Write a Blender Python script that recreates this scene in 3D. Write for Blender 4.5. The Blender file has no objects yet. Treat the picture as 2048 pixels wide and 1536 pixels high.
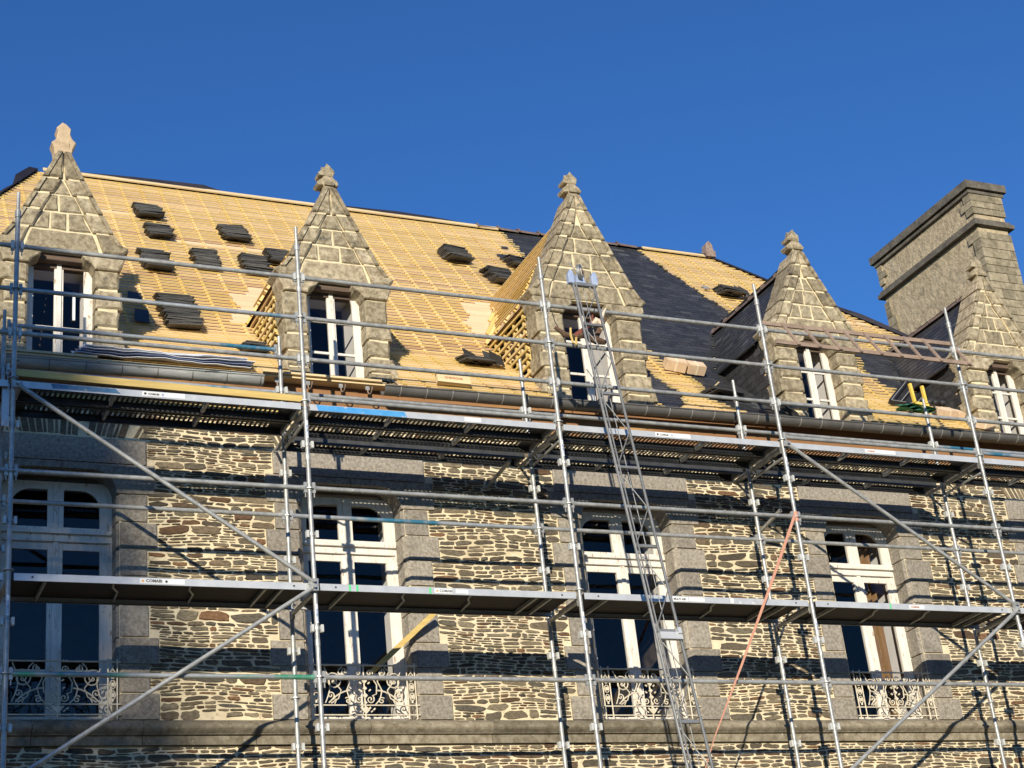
import bpy, math, random
from mathutils import Vector, Matrix
from math import sin, cos, pi, radians, atan2, hypot, sqrt
sc = bpy.context.scene
COL = sc.collection
rnd = random.Random(7)

# ------------------------------------------------------------ camera
cam_d = bpy.data.cameras.new('camera'); cam = bpy.data.objects.new('camera', cam_d); COL.objects.link(cam)
cam_d.sensor_width = 36.0; cam_d.lens = 57.85; cam_d.clip_end = 3000; cam_d.clip_start = 0.1
CP = Vector((-2.04625, -15.28174, -5.2405))
_r = Vector((0.91198071, -0.39781354, -0.1001777)); _u = Vector((-0.08196712, -0.41597573, 0.90567411)); _f = Vector((0.40196092, 0.81774604, 0.41196947))
M = Matrix.Identity(4)
for i in range(3):
    M[i][0] = _r[i]; M[i][1] = _u[i]; M[i][2] = -_f[i]; M[i][3] = CP[i]
cam.matrix_world = M
sc.camera = cam
# ------------------------------------------------------------ light
SUN = Vector((-0.58, -1.0, 0.288)).normalized()          # towards the sun
w = bpy.data.worlds.new('World'); sc.world = w; w.use_nodes = True
nt = w.node_tree
bg = nt.nodes['Background']; bg.inputs['Strength'].default_value = 0.145
sky = nt.nodes.new('ShaderNodeTexSky'); sky.sky_type = 'NISHITA'; sky.sun_disc = False
sky.sun_elevation = math.asin(SUN.z); sky.sun_rotation = atan2(SUN.x, SUN.y)
sky.air_density = 1.0; sky.dust_density = 0.0; sky.ozone_density = 6.0; sky.altitude = 50
hs = nt.nodes.new('ShaderNodeHueSaturation'); hs.inputs['Saturation'].default_value = 1.08; hs.inputs['Hue'].default_value = 0.508
nt.links.new(sky.outputs[0], hs.inputs['Color']); nt.links.new(hs.outputs[0], bg.inputs[0])
sd = bpy.data.lights.new('sun', 'SUN'); so = bpy.data.objects.new('sun', sd); COL.objects.link(so)
sd.energy = 5.0; sd.angle = radians(0.5); sd.color = (1.0, 0.915, 0.75)
so.rotation_euler = SUN.to_track_quat('Z', 'Y').to_euler()
sc.view_settings.view_transform = 'Standard'; sc.view_settings.look = 'None'
sc.view_settings.exposure = 0.12; sc.view_settings.gamma = 1.0; sc.view_settings.use_curve_mapping = False

# ------------------------------------------------------------ materials
def mat(name, base, rough=0.8, var=None, scale=8, bump=0.0, bscale=None, metal=0.0, spec=0.5, rndramp=None, noise2=None, stretch=None, detail=6):
    """base colour mixed with var by noise; rndramp = list of (pos, colour) driven by the per-face value 'rnd'; noise2=(colour, scale, lo, hi) patches"""
    m = bpy.data.materials.new(name); m.use_nodes = True
    n = m.node_tree.nodes; l = m.node_tree.links
    b = n['Principled BSDF']; b.inputs['Roughness'].default_value = rough; b.inputs['Metallic'].default_value = metal
    b.inputs['Specular IOR Level'].default_value = spec
    tc = n.new('ShaderNodeTexCoord'); src = tc.outputs['Object']
    if stretch:
        mp = n.new('ShaderNodeMapping'); mp.inputs['Scale'].default_value = stretch; l.new(src, mp.inputs[0]); src = mp.outputs[0]
    if rndramp:
        at = n.new('ShaderNodeAttribute'); at.attribute_name = 'rnd'
        cr = n.new('ShaderNodeValToRGB'); cr.color_ramp.interpolation = 'LINEAR'
        while len(cr.color_ramp.elements) < len(rndramp): cr.color_ramp.elements.new(0.5)
        for e, (p, c) in zip(cr.color_ramp.elements, rndramp): e.position = p; e.color = (*c, 1)
        l.new(at.outputs['Fac'], cr.inputs[0]); colr = cr.outputs[0]
    else:
        rgb = n.new('ShaderNodeRGB'); rgb.outputs[0].default_value = (*base, 1); colr = rgb.outputs[0]
    if var is not None:
        nz = n.new('ShaderNodeTexNoise'); nz.inputs['Scale'].default_value = scale; nz.inputs['Detail'].default_value = detail; nz.inputs['Roughness'].default_value = 0.65
        l.new(src, nz.inputs['Vector'])
        mr = n.new('ShaderNodeMapRange'); mr.inputs[1].default_value = 0.35; mr.inputs[2].default_value = 0.65; l.new(nz.outputs[0], mr.inputs[0])
        mx = n.new('ShaderNodeMix'); mx.data_type = 'RGBA'
        if rndramp:
            mx.blend_type = 'MULTIPLY'
        l.new(mr.outputs[0], mx.inputs[0]); l.new(colr, mx.inputs[6]); mx.inputs[7].default_value = (*var, 1)
        colr = mx.outputs[2]
    if noise2:
        for (c2, s2, lo, hi) in noise2:
            nz = n.new('ShaderNodeTexNoise'); nz.inputs['Scale'].default_value = s2; nz.inputs['Detail'].default_value = 5; nz.inputs['Roughness'].default_value = 0.6
            l.new(src, nz.inputs['Vector'])
            mr = n.new('ShaderNodeMapRange'); mr.inputs[1].default_value = lo; mr.inputs[2].default_value = hi; l.new(nz.outputs[0], mr.inputs[0])
            mx = n.new('ShaderNodeMix'); mx.data_type = 'RGBA'
            l.new(mr.outputs[0], mx.inputs[0]); l.new(colr, mx.inputs[6]); mx.inputs[7].default_value = (*c2, 1)
            colr = mx.outputs[2]
    l.new(colr, b.inputs['Base Color'])
    if bump:
        nz = n.new('ShaderNodeTexNoise'); nz.inputs['Scale'].default_value = bscale or scale * 2; nz.inputs['Detail'].default_value = 8; nz.inputs['Roughness'].default_value = 0.7
        l.new(src, nz.inputs['Vector'])
        bp = n.new('ShaderNodeBump'); bp.inputs['Strength'].default_value = 1.0; bp.inputs['Distance'].default_value = bump
        l.new(nz.outputs[0], bp.inputs['Height']); l.new(bp.outputs[0], b.inputs['Normal'])
    return m

MAT = {}
MAT['mortar'] = mat('lime mortar', (0.84, 0.72, 0.49), 0.95, (0.66, 0.55, 0.36), 5, 0.006, 60, noise2=[((0.40, 0.32, 0.20), 2.2, 0.54, 0.74), ((0.48, 0.38, 0.24), 11, 0.58, 0.70)])
MAT['schist'] = mat('schist rubble', (0.1, 0.1, 0.1), 0.85, (0.45, 0.44, 0.42), 22, 0.008, 45, stretch=(1, 1, 2.2),
    rndramp=[(0.0, (0.075, 0.060, 0.042)), (0.25, (0.21, 0.165, 0.105)), (0.42, (0.135, 0.118, 0.088)), (0.60, (0.30, 0.235, 0.15)), (0.72, (0.13, 0.075, 0.040)), (0.80, (0.27, 0.140, 0.065)), (0.86, (0.22, 0.185, 0.12)), (1.0, (0.34, 0.275, 0.18))])
MAT['granite'] = mat('grey granite', (0.33, 0.295, 0.245), 0.85, (0.48, 0.46, 0.44), 30, 0.006, 60, rndramp=[(0, (0.33, 0.295, 0.245)), (1, (0.45, 0.40, 0.325))],
    noise2=[((0.44, 0.27, 0.10), 3.1, 0.70, 0.80), ((0.50, 0.47, 0.40), 55, 0.63, 0.72), ((0.13, 0.115, 0.095), 1.3, 0.58, 0.85)])
MAT['course'] = mat('weathered string course stone', (0.36, 0.31, 0.23), 0.9, (0.50, 0.47, 0.42), 12, 0.012, 40, rndramp=[(0, (0.27, 0.235, 0.17)), (1, (0.40, 0.345, 0.25))],
    noise2=[((0.13, 0.11, 0.08), 1.6, 0.55, 0.75), ((0.56, 0.53, 0.44), 16, 0.66, 0.72)])
MAT['gstone'] = mat('weathered dormer stone', (0.3, 0.26, 0.19), 0.9, (0.42, 0.39, 0.35), 15, 0.014, 26, rndramp=[(0, (0.36, 0.30, 0.195)), (0.5, (0.48, 0.405, 0.27)), (1, (0.60, 0.50, 0.335))],
    noise2=[((0.62, 0.54, 0.38), 7.0, 0.60, 0.72), ((0.10, 0.09, 0.07), 4.5, 0.58, 0.72)])
MAT['finial'] = mat('new pale finial stone', (0.62, 0.47, 0.30), 0.9, (0.45, 0.33, 0.2), 9, 0.006, 30, noise2=[((0.20, 0.16, 0.11), 6, 0.62, 0.72)])
MAT['dmortar'] = mat('cream pointing', (0.84, 0.72, 0.47), 0.95, (0.66, 0.55, 0.35), 7, 0.006, 60)
MAT['batten'] = mat('sawn yellow batten', (0.72, 0.47, 0.20), 0.8, (0.92, 0.88, 0.80), 3.0, 0.0, rndramp=[(0, (0.64, 0.465, 0.155)), (0.5, (0.75, 0.565, 0.225)), (0.85, (0.82, 0.62, 0.32)), (1, (0.54, 0.36, 0.19))])
MAT['deck'] = mat('pale sarking boards', (0.70, 0.49, 0.29), 0.85, (0.80, 0.62, 0.40), 2.2, 0.002, 20, stretch=(0.25, 1, 8))
MAT['slate'] = mat('roof slate', (0.05, 0.055, 0.065), 0.42, (0.6, 0.6, 0.62), 18, 0.004, 40, spec=0.4,
    rndramp=[(0, (0.040, 0.041, 0.043)), (0.5, (0.054, 0.055, 0.058)), (0.93, (0.070, 0.071, 0.075)), (1.0, (0.13, 0.13, 0.132))])
MAT['slate_stack'] = mat('stacked slate', (0.05, 0.05, 0.05), 0.6, (0.7, 0.7, 0.7), 18, 0.003, 40,
    rndramp=[(0, (0.030, 0.030, 0.030)), (0.6, (0.065, 0.062, 0.058)), (1, (0.13, 0.12, 0.105))])
MAT['white'] = mat('weathered white paint', (0.82, 0.77, 0.68), 0.6, (0.70, 0.65, 0.57), 6, 0.001, 30, noise2=[((0.40, 0.30, 0.22), 9, 0.60, 0.68)], stretch=(3, 3, 0.8))
MAT['iron'] = mat('cream painted wrought iron', (0.78, 0.70, 0.55), 0.55, (0.60, 0.52, 0.38), 20, 0.0, noise2=[((0.30, 0.13, 0.06), 18, 0.66, 0.74)])
MAT['galv'] = mat('galvanised steel tube', (0.48, 0.48, 0.45), 0.42, (0.30, 0.30, 0.29), 11, 0.0015, 60, metal=0.30, noise2=[((0.62, 0.60, 0.55), 25, 0.64, 0.70), ((0.24, 0.17, 0.12), 5, 0.72, 0.8)])
MAT['cup'] = mat('bright zinc node plate', (0.66, 0.66, 0.62), 0.5, (0.5, 0.5, 0.47), 20, metal=0.1)
MAT['galvblue'] = mat('steel tube with worn blue paint', (0.50, 0.52, 0.53), 0.42, (0.37, 0.39, 0.4), 11, 0.001, 60, metal=0.4, noise2=[((0.06, 0.24, 0.36), 1.3, 0.52, 0.60)])
MAT['galvgreen'] = mat('steel tube with worn green paint', (0.45, 0.47, 0.46), 0.45, (0.34, 0.36, 0.36), 11, 0.001, 60, metal=0.4, noise2=[((0.06, 0.36, 0.20), 1.1, 0.50, 0.58)])
MAT['alu'] = mat('aluminium platform rail', (0.60, 0.61, 0.61), 0.38, (0.50, 0.51, 0.52), 7, 0.001, 50, metal=0.2, noise2=[((0.80, 0.79, 0.75), 6, 0.68, 0.72)])
MAT['bluefascia'] = mat('blue painted rail', (0.05, 0.28, 0.62), 0.45, (0.10, 0.36, 0.68), 7, 0.0, noise2=[((0.5, 0.53, 0.55), 9, 0.62, 0.68)])
MAT['blueshaded'] = mat('worn blue paint toned for shade', (0.03, 0.13, 0.26), 0.5, (0.10, 0.20, 0.32), 14, noise2=[((0.42, 0.45, 0.47), 9, 0.60, 0.66)])  # worn patches over a blue darkened to carry the left bay's shade
MAT['ply'] = mat('brown phenolic plywood', (0.030, 0.021, 0.015), 0.7, (0.018, 0.014, 0.011), 5)
MAT['steeldark'] = mat('dull zinc plated steel deck', (0.10, 0.10, 0.095), 0.5, (0.06, 0.06, 0.058), 9, metal=0.5)
MAT['zinc'] = mat('dark zinc gutter', (0.20, 0.19, 0.175), 0.45, (0.15, 0.143, 0.135), 5, 0.001, 30, metal=0.35)
MAT['zincpale'] = mat('pale zinc seam', (0.40, 0.39, 0.36), 0.5, metal=0.3)
MAT['oldzinc'] = mat('old stained zinc gutter', (0.42, 0.43, 0.42), 0.6, (0.27, 0.28, 0.27), 6, 0.003, 20, noise2=[((0.10, 0.10, 0.09), 9, 0.62, 0.68)], stretch=(0.5, 1, 3))
MAT['brownwood'] = mat('old brown eaves board', (0.36, 0.18, 0.075), 0.8, (0.22, 0.11, 0.05), 4, 0.004, 20, stretch=(0.3, 1, 4), noise2=[((0.46, 0.27, 0.12), 2.0, 0.55, 0.66)])
MAT['beam'] = mat('dark oak lintel', (0.16, 0.11, 0.075), 0.85, (0.09, 0.06, 0.045), 6, 0.004, 20, stretch=(0.4, 2, 6))
MAT['palewood'] = mat('fresh pale board', (0.80, 0.63, 0.36), 0.75, (0.68, 0.50, 0.26), 4, 0.001, 20, stretch=(0.4, 3, 6))
MAT['yellowwood'] = mat('yellow pine plank', (0.66, 0.48, 0.16), 0.7, (0.52, 0.36, 0.11), 5, stretch=(0.4, 2, 6))
MAT['ladderwood'] = mat('weathered ladder wood', (0.36, 0.26, 0.19), 0.8, (0.24, 0.17, 0.13), 9, stretch=(0.6, 2, 2))
MAT['membrane'] = mat('black underlay membrane', (0.020, 0.016, 0.020), 0.55, (0.035, 0.030, 0.036), 4, 0.004, 6)  # also colours the sheets that imitate attic darkness behind the cheeks
MAT['terracotta'] = mat('brown ridge tile', (0.20, 0.14, 0.11), 0.8, (0.12, 0.09, 0.08), 8, 0.003, 30)
MAT['brick'] = mat('terracotta brick', (0.22, 0.13, 0.10), 0.9, (0.34, 0.28, 0.23), 20)
MAT['plaster'] = mat('old rough render', (0.62, 0.50, 0.325), 0.95, (0.40, 0.32, 0.205), 7.0, 0.05, 12, noise2=[((0.50, 0.42, 0.32), 2.1, 0.58, 0.75), ((0.10, 0.09, 0.07), 2.6, 0.62, 0.78)])
MAT['chimstone'] = mat('dark chimney stone', (0.22, 0.19, 0.15), 0.9, (0.5, 0.5, 0.46), 9, 0.01, 30, rndramp=[(0, (0.28, 0.235, 0.16)), (1, (0.46, 0.385, 0.26))])
MAT['chimcap'] = mat('blackened coping stone', (0.19, 0.165, 0.125), 0.95, (0.09, 0.08, 0.065), 5, 0.02, 16, noise2=[((0.3, 0.27, 0.21), 12, 0.66, 0.74)])
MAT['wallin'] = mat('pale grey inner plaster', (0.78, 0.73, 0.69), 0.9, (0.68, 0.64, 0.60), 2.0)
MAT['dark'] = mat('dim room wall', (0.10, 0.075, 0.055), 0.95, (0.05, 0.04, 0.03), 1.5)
MAT['browncloth'] = mat('brown curtain', (0.30, 0.17, 0.07), 0.9, (0.20, 0.11, 0.045), 6, stretch=(6, 6, 0.5))
MAT['hoist'] = mat('hoist aluminium', (0.34, 0.34, 0.32), 0.45, (0.24, 0.24, 0.23), 12, metal=0.5)
MAT['hoistblue'] = mat('pale blue painted steel', (0.28, 0.38, 0.62), 0.5, (0.42, 0.46, 0.55), 14)
MAT['strap'] = mat('orange webbing strap', (0.66, 0.33, 0.22), 0.7, (0.56, 0.26, 0.17), 30)
MAT['sheet'] = mat('white plastic sheet', (0.80, 0.81, 0.84), 0.4, (0.72, 0.74, 0.80), 4, 0.003, 8)
MAT['sheetblue'] = mat('blue grey plastic sheet', (0.22, 0.27, 0.42), 0.45, (0.12, 0.15, 0.26), 5)
MAT['card'] = mat('pale packing board', (0.74, 0.56, 0.38), 0.85, (0.64, 0.46, 0.30), 5)
MAT['cardstrap'] = mat('pale wrapping strap', (0.82, 0.70, 0.50), 0.7)
MAT['ink'] = mat('black ink', (0.03, 0.03, 0.035), 0.6)
MAT['redink'] = mat('red brown ink', (0.42, 0.14, 0.06), 0.6)
MAT['orangeink'] = mat('orange logo ink', (0.70, 0.38, 0.14), 0.6)
MAT['stick'] = mat('white sticker', (0.85, 0.85, 0.83), 0.4, (0.75, 0.75, 0.73), 12)
MAT['greentape'] = mat('green paint mark', (0.10, 0.62, 0.22), 0.6)
MAT['yellow'] = mat('yellow painted steel', (0.85, 0.55, 0.06), 0.45, (0.80, 0.60, 0.15), 14)
MAT['greencloth'] = mat('dark green cloth', (0.02, 0.12, 0.075), 0.85, (0.04, 0.18, 0.10), 12, 0.01, 12)
MAT['black'] = mat('black rubber', (0.018, 0.018, 0.02), 0.6, (0.035, 0.035, 0.038), 8)
MAT['darkmetal'] = mat('dark lacquered metal', (0.022, 0.022, 0.024), 0.35)
MAT['rope'] = mat('dark rope', (0.16, 0.09, 0.05), 0.9, (0.08, 0.05, 0.035), 40)
MAT['rag'] = mat('cream work glove cloth', (0.78, 0.66, 0.50), 0.9, (0.62, 0.48, 0.36), 20)
MAT['reddish'] = mat('red brown strap', (0.26, 0.07, 0.04), 0.8, (0.12, 0.04, 0.03), 20)
MAT['ground'] = mat('gravel and grass ground', (0.075, 0.070, 0.050), 0.95, (0.04, 0.055, 0.025), 0.4, 0.03, 6)
MAT['bark'] = mat('bare tree bark', (0.10, 0.075, 0.055), 0.95, (0.06, 0.045, 0.035), 10, 0.01, 20)
MAT['leaf'] = mat('autumn leaf', (0.11, 0.10, 0.03), 0.8, (0.06, 0.07, 0.02), 3)
MAT['farwall'] = mat('rendered house wall', (0.30, 0.27, 0.22), 0.9, (0.22, 0.2, 0.17), 2)
# glass
g = bpy.data.materials.new('window glass'); g.use_nodes = True; n = g.node_tree.nodes; l = g.node_tree.links
n.remove(n['Principled BSDF']); out = n['Material Output']
tr = n.new('ShaderNodeBsdfTransparent'); tr.inputs[0].default_value = (0.93, 0.94, 0.95, 1)
gl = n.new('ShaderNodeBsdfGlossy'); gl.inputs['Roughness'].default_value = 0.015
fr = n.new('ShaderNodeFresnel'); fr.inputs['IOR'].default_value = 1.5; mx = n.new('ShaderNodeMixShader')
l.new(fr.outputs[0], mx.inputs[0]); l.new(tr.outputs[0], mx.inputs[1]); l.new(gl.outputs[0], mx.inputs[2]); l.new(mx.outputs[0], out.inputs[0])
MAT['glass'] = g

# ------------------------------------------------------------ mesh builder
class MB:
    def __init__(s): s.v = []; s.f = []; s.m = []; s.r = []; s.mats = []
    def mi(s, m):
        if m not in s.mats: s.mats.append(m)
        return s.mats.index(m)
    def add(s, vs, fs, m, r=None):
        b = len(s.v); s.v += [tuple(v) for v in vs]; k = s.mi(m); r = rnd.random() if r is None else r
        for f in fs: s.f.append(tuple(b + i for i in f)); s.m.append(k); s.r.append(r)
    def box(s, a, b, m, r=None):
        x0, y0, z0 = a; x1, y1, z1 = b
        s.add([(x0,y0,z0),(x1,y0,z0),(x1,y1,z0),(x0,y1,z0),(x0,y0,z1),(x1,y0,z1),(x1,y1,z1),(x0,y1,z1)],
              [(0,3,2,1),(4,5,6,7),(0,1,5,4),(1,2,6,5),(2,3,7,6),(3,0,4,7)], m, r)
    def obox(s, c, U, V, N, su, sv, sn, m, r=None):
        """box centred at c with half sizes along axes"""
        c = Vector(c); U = Vector(U) * su; V = Vector(V) * sv; N = Vector(N) * sn
        vs = [c - U - V - N, c + U - V - N, c + U + V - N, c - U + V - N, c - U - V + N, c + U - V + N, c + U + V + N, c - U + V + N]
        s.add(vs, [(0,3,2,1),(4,5,6,7),(0,1,5,4),(1,2,6,5),(2,3,7,6),(3,0,4,7)], m, r)
    def tube(s, p, q, rad, m, k=10, cap=True, r=None, rad2=None):
        p = Vector(p); q = Vector(q); d = (q - p)
        if d.length < 1e-6: return
        d.normalize(); a = d.orthogonal().normalized(); b = d.cross(a); rad2 = rad if rad2 is None else rad2
        vs = [p + (a * cos(2*pi*i/k) + b * sin(2*pi*i/k)) * rad for i in range(k)] + [q + (a * cos(2*pi*i/k) + b * sin(2*pi*i/k)) * rad2 for i in range(k)]
        fs = [(i, (i+1) % k, k + (i+1) % k, k + i) for i in range(k)]
        if cap: fs += [tuple(range(k-1, -1, -1)), tuple(range(k, 2*k))]
        s.add(vs, fs, m, r)
    def path(s, pts, rad, m, k=6, r=None):
        pts = [Vector(p) for p in pts]; rr = rnd.random() if r is None else r; vs = []; fs = []
        t0 = (pts[1] - pts[0]).normalized(); a = t0.orthogonal().normalized()
        for j, p in enumerate(pts):
            t = (pts[min(j+1, len(pts)-1)] - pts[max(j-1, 0)]).normalized()
            a = (a - t * a.dot(t)).normalized(); b = t.cross(a)
            R = rad[j] if isinstance(rad, (list, tuple)) else rad
            vs += [p + (a * cos(2*pi*i/k) + b * sin(2*pi*i/k)) * R for i in range(k)]
        for j in range(len(pts)-1):
            fs += [(j*k+i, j*k+(i+1) % k, (j+1)*k+(i+1) % k, (j+1)*k+i) for i in range(k)]
        fs += [tuple(range(k-1, -1, -1)), tuple(range((len(pts)-1)*k, len(pts)*k))]
        s.add(vs, fs, m, rr)
    def prism(s, poly, y0, y1, m, r=None, ch=0.0, axis='y'):
        """polygon in x-z extruded from y0 (front) to y1; ch = chamfer of the front edge"""
        n = len(poly); area = sum(poly[i][0]*poly[(i+1) % n][1] - poly[(i+1) % n][0]*poly[i][1] for i in range(n))
        if area < 0: poly = poly[::-1]
        P = (lambda a, y, b: (a, y, b)) if axis == 'y' else (lambda a, y, b: (y, a, b))
        cx = sum(p[0] for p in poly)/n; cz = sum(p[1] for p in poly)/n
        rings = []
        if ch > 0:
            fr_ = []
            for (x, z) in poly:
                dx, dz = x-cx, z-cz; d = hypot(dx, dz) or 1
                fr_.append((x - dx/d*ch*1.3, z - dz/d*ch*1.3))
            rings = [(fr_, y0), (poly, y0+ch), (poly, y1)]
        else: rings = [(poly, y0), (poly, y1)]
        vs = [P(x, y, z) for pl, y in rings for (x, z) in pl]
        fs = [tuple(range(n))] + [tuple(range(len(rings)*n-1, (len(rings)-1)*n-1, -1))]
        for j in range(len(rings)-1):
            fs += [(j*n+i, (j+1)*n+i, (j+1)*n+(i+1) % n, j*n+(i+1) % n) for i in range(n)]
        if axis != 'y': fs = [f[::-1] for f in fs]
        s.add(vs, fs, m, r)
    def rough(s, poly, y0, y1, m, r=None, ch=0.0, j=.007):
        q = []; n = len(poly)
        for i in range(n):
            (a, b), (c, d) = poly[i], poly[(i+1) % n]; L = hypot(c-a, d-b); k = max(1, int(L/.09))
            for t in range(k): u = t/k; q.append((a+(c-a)*u+rnd.uniform(-j, j), b+(d-b)*u+rnd.uniform(-j, j)))
        s.prism(q, y0, y1, m, r, ch)
    def build(s, name, parent=None, smooth=False, base=None):
        me = bpy.data.meshes.new(name)
        L = Vector((0, 0, 0))
        if parent is not None:
            L = ABS[parent]
        elif base is not None: L = Vector(base)
        me.from_pydata([tuple(Vector(v) - L) for v in s.v], [], s.f)
        for m in s.mats: me.materials.append(MAT[m])
        me.polygons.foreach_set('material_index', s.m)
        at = me.attributes.new('rnd', 'FLOAT', 'FACE'); at.data.foreach_set('value', s.r)
        if smooth is True: me.polygons.foreach_set('use_smooth', [True]*len(me.polygons))
        me.update()
        if smooth == 'auto':
            me.polygons.foreach_set('use_smooth', [True]*len(me.polygons))
            me.set_sharp_from_angle(angle=radians(35))
        o = bpy.data.objects.new(name, me); COL.objects.link(o)
        if parent is not None: o.parent = parent; ABS[o] = ABS[parent]      # children keep local origin at the thing's base
        else: o.location = L; ABS[o] = L
        return o
ABS = {}
def tag(o, label=None, cat=None, group=None, kind=None):
    if label: o['label'] = label
    if cat: o['category'] = cat
    if group: o['group'] = group
    if kind: o['kind'] = kind
    return o
def empty(name, loc, label, cat, group=None):
    o = bpy.data.objects.new(name, None); COL.objects.link(o); o.location = loc; ABS[o] = Vector(loc); o.empty_display_size = 0.2
    return tag(o, label, cat, group)
def text_faces(mb, txt, size, origin, U, V, m):
    cu = bpy.data.curves.new('t', 'FONT'); cu.body = txt; cu.size = size; cu.offset = size*.035; cu.resolution_u = 2
    ob = bpy.data.objects.new('t', cu); COL.objects.link(ob)
    bpy.context.view_layer.update()
    me = bpy.data.meshes.new_from_object(ob.evaluated_get(bpy.context.evaluated_depsgraph_get()))
    O = Vector(origin); U = Vector(U); V = Vector(V)
    mb.add([O + U*v.co.x + V*v.co.y for v in me.vertices], [tuple(p.vertices) for p in me.polygons], m, 0.5)
    bpy.data.objects.remove(ob); bpy.data.curves.remove(cu); bpy.data.meshes.remove(me)
def jit(a): return rnd.uniform(-a, a)
def inpoly(x, y, P):
    c = False; n = len(P)
    for i in range(n):
        x1, y1 = P[i]; x2, y2 = P[(i+1) % n]
        if (y1 > y) != (y2 > y) and x < (x2-x1)*(y-y1)/(y2-y1)+x1: c = not c
    return c
def subtract(ivs, a, b):
    out = []
    for (p, q) in ivs:
        if b <= p or a >= q: out.append((p, q)); continue
        if a > p: out.append((p, a))
        if b < q: out.append((b, q))
    return out

GZ = -6.85; WY = 1.5
# ------------------------------------------------------------ ground
mb = MB(); mb.add([(-400,-400,GZ),(500,-400,GZ),(500,500,GZ),(-400,500,GZ)], [(0,1,2,3)], 'ground')
tag(mb.build('ground'), 'gravel and grass ground in front of the stone building', None, None, 'structure')

# ------------------------------------------------------------ the building
house = empty('stone_building', (7.5, WY, GZ), 'long schist rubble building with gabled stone dormers and a half re-covered steep roof', 'building')
WIN = [(-3.0, .62), (.71, .60), (3.99, .60), (7.55, .62), (11.08, .58), (14.55, .60)]      # centre, half width of the tall windows
ZS, ZT = -1.02, 1.72
X0, X1 = -2.8, 19.1
# quoin rows: (z0, z1, outer offset)
QR = [(-1.02, -.745, 1.03), (-.735, -.445, .93), (-.435, -.15, 1.03), (-.14, .20, .93), (.21, .52, .94), (.53, .83, .92), (.84, 1.13, 1.03), (1.14, 1.45, .92)]
def holes_at(z0, z1):
    h = []
    for cx, hw in WIN:
        e = hw - .60
        if z1 > ZS and z0 < 1.46:
            o = max([q[2] for q in QR if q[1] > z0+.02 and q[0] < z1-.02] or [.93]); h.append((cx-o-e-.003, cx+o+e+.003))
        elif z1 > 1.45 and z0 < 1.8: h.append((cx-1.01-e-.003, cx+1.01+e+.003))
        if z1 > 1.8 and z0 < 2.1: h.append((cx-.92-e-.003, cx+.92+e+.003))
        if z1 > 2.1 and z0 < 2.5: h.append((cx-.88, cx+.88))
    return h
mb = MB()
# mortar face: grid of boxes leaving the openings free
xs = sorted([X0, X1] + [v for cx, hw in WIN for v in (cx-hw-.03, cx+hw+.03) if X0 < v < X1])
for a, b in zip(xs[:-1], xs[1:]):
    mid = (a+b)/2
    if any(abs(mid-cx) < hw+.02 for cx, hw in WIN):
        mb.box((a, WY, -4.0), (b, 2.0, ZS-.03), 'mortar'); mb.box((a, WY, ZT+.05), (b, 2.0, 2.62), 'mortar')
        mb.box((a, WY, GZ), (b, 2.0, -4.0), 'mortar')
    else:
        mb.box((a, WY, GZ), (b, 2.0, 2.62), 'mortar')
def stone_poly(x0, x1, z0, z1, n=None, skew=0):
    w, h = x1-x0, z1-z0; cx, cz = (x0+x1)/2, (z0+z1)/2; e = rnd.uniform(3.0, 9.0)
    n = n or rnd.choice((11, 12, 13, 14, 15)); t0 = rnd.uniform(0, 2*pi); P = []
    tilt = jit(.05)
    for i in range(n):
        t = t0 + 2*pi*(i+jit(.25))/n; c, s_ = cos(t), sin(t)
        k = (abs(c)**e + abs(s_)**e)**(-1/e); k *= rnd.uniform(.82, 1.04)
        dx, dz = k*c*w/2, k*s_*h/2+jit(min(.006, h*.10))
        P.append((cx+dx+skew*dz, cz+dz+tilt*dx))
    return P
def warp(x, z):
    return z + .018*sin(x*1.7+z*3.1) + .010*sin(x*5.3+1.3+z*7)
def stone(x0, x1, z0, z1, r=None):
    P = [(x, warp(x, z)) for x, z in stone_poly(x0, x1, z0, z1)]
    mb.prism(P, WY-rnd.uniform(.004, .017), WY+.01, 'schist', r, ch=.005)
z = -2.75
while z < 2.55:
    h = rnd.choice((.04, .055, .07, .085, .10, .13)) * rnd.uniform(.9, 1.1)
    z1 = min(z+h, 2.62)
    ivs = [(X0, X1)]
    for a, b in holes_at(z, z1): ivs = subtract(ivs, a, b)
    if z < -1.02 and z1 > -1.29:
        if z < -1.29 and -1.29-z > .03: z1 = -1.29
        else: z = -1.02; continue
    for (a, b) in ivs:
        x = a+.005
        while x < b-.05:
            seg = min(rnd.uniform(.20, .75), b-x)
            if b-x-seg < .12: seg = b-x
            # how many thin layers inside this segment
            if h > .115: L = rnd.choice((1, 2, 3, 3, 4))
            elif h > .08: L = rnd.choice((1, 2, 2, 3))
            elif h > .058: L = rnd.choice((1, 2, 2, 2))
            else: L = 1
            cuts = sorted([rnd.uniform(.25, .75) if L == 2 else (i+1)/L + jit(.08) for i in range(L-1)])
            zz = [0]+cuts+[1]
            for j in range(L):
                za, zb = z+(z1-z)*zz[j], z+(z1-z)*zz[j+1]; hh = zb-za
                xx = x
                while xx < x+seg-.02:
                    ws = min(hh*rnd.uniform(1.2, 5.0)+.05, x+seg-xx)
                    if x+seg-xx-ws < .07: ws = x+seg-xx
                    g_ = rnd.uniform(.004, .0095)
                    if rnd.random() > .006 and hh > .018: stone(xx+g_*.8, xx+ws-g_*.8, za+g_*.7, zb-g_*.7)
                    xx += ws
            x += seg
    z = z1
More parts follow.
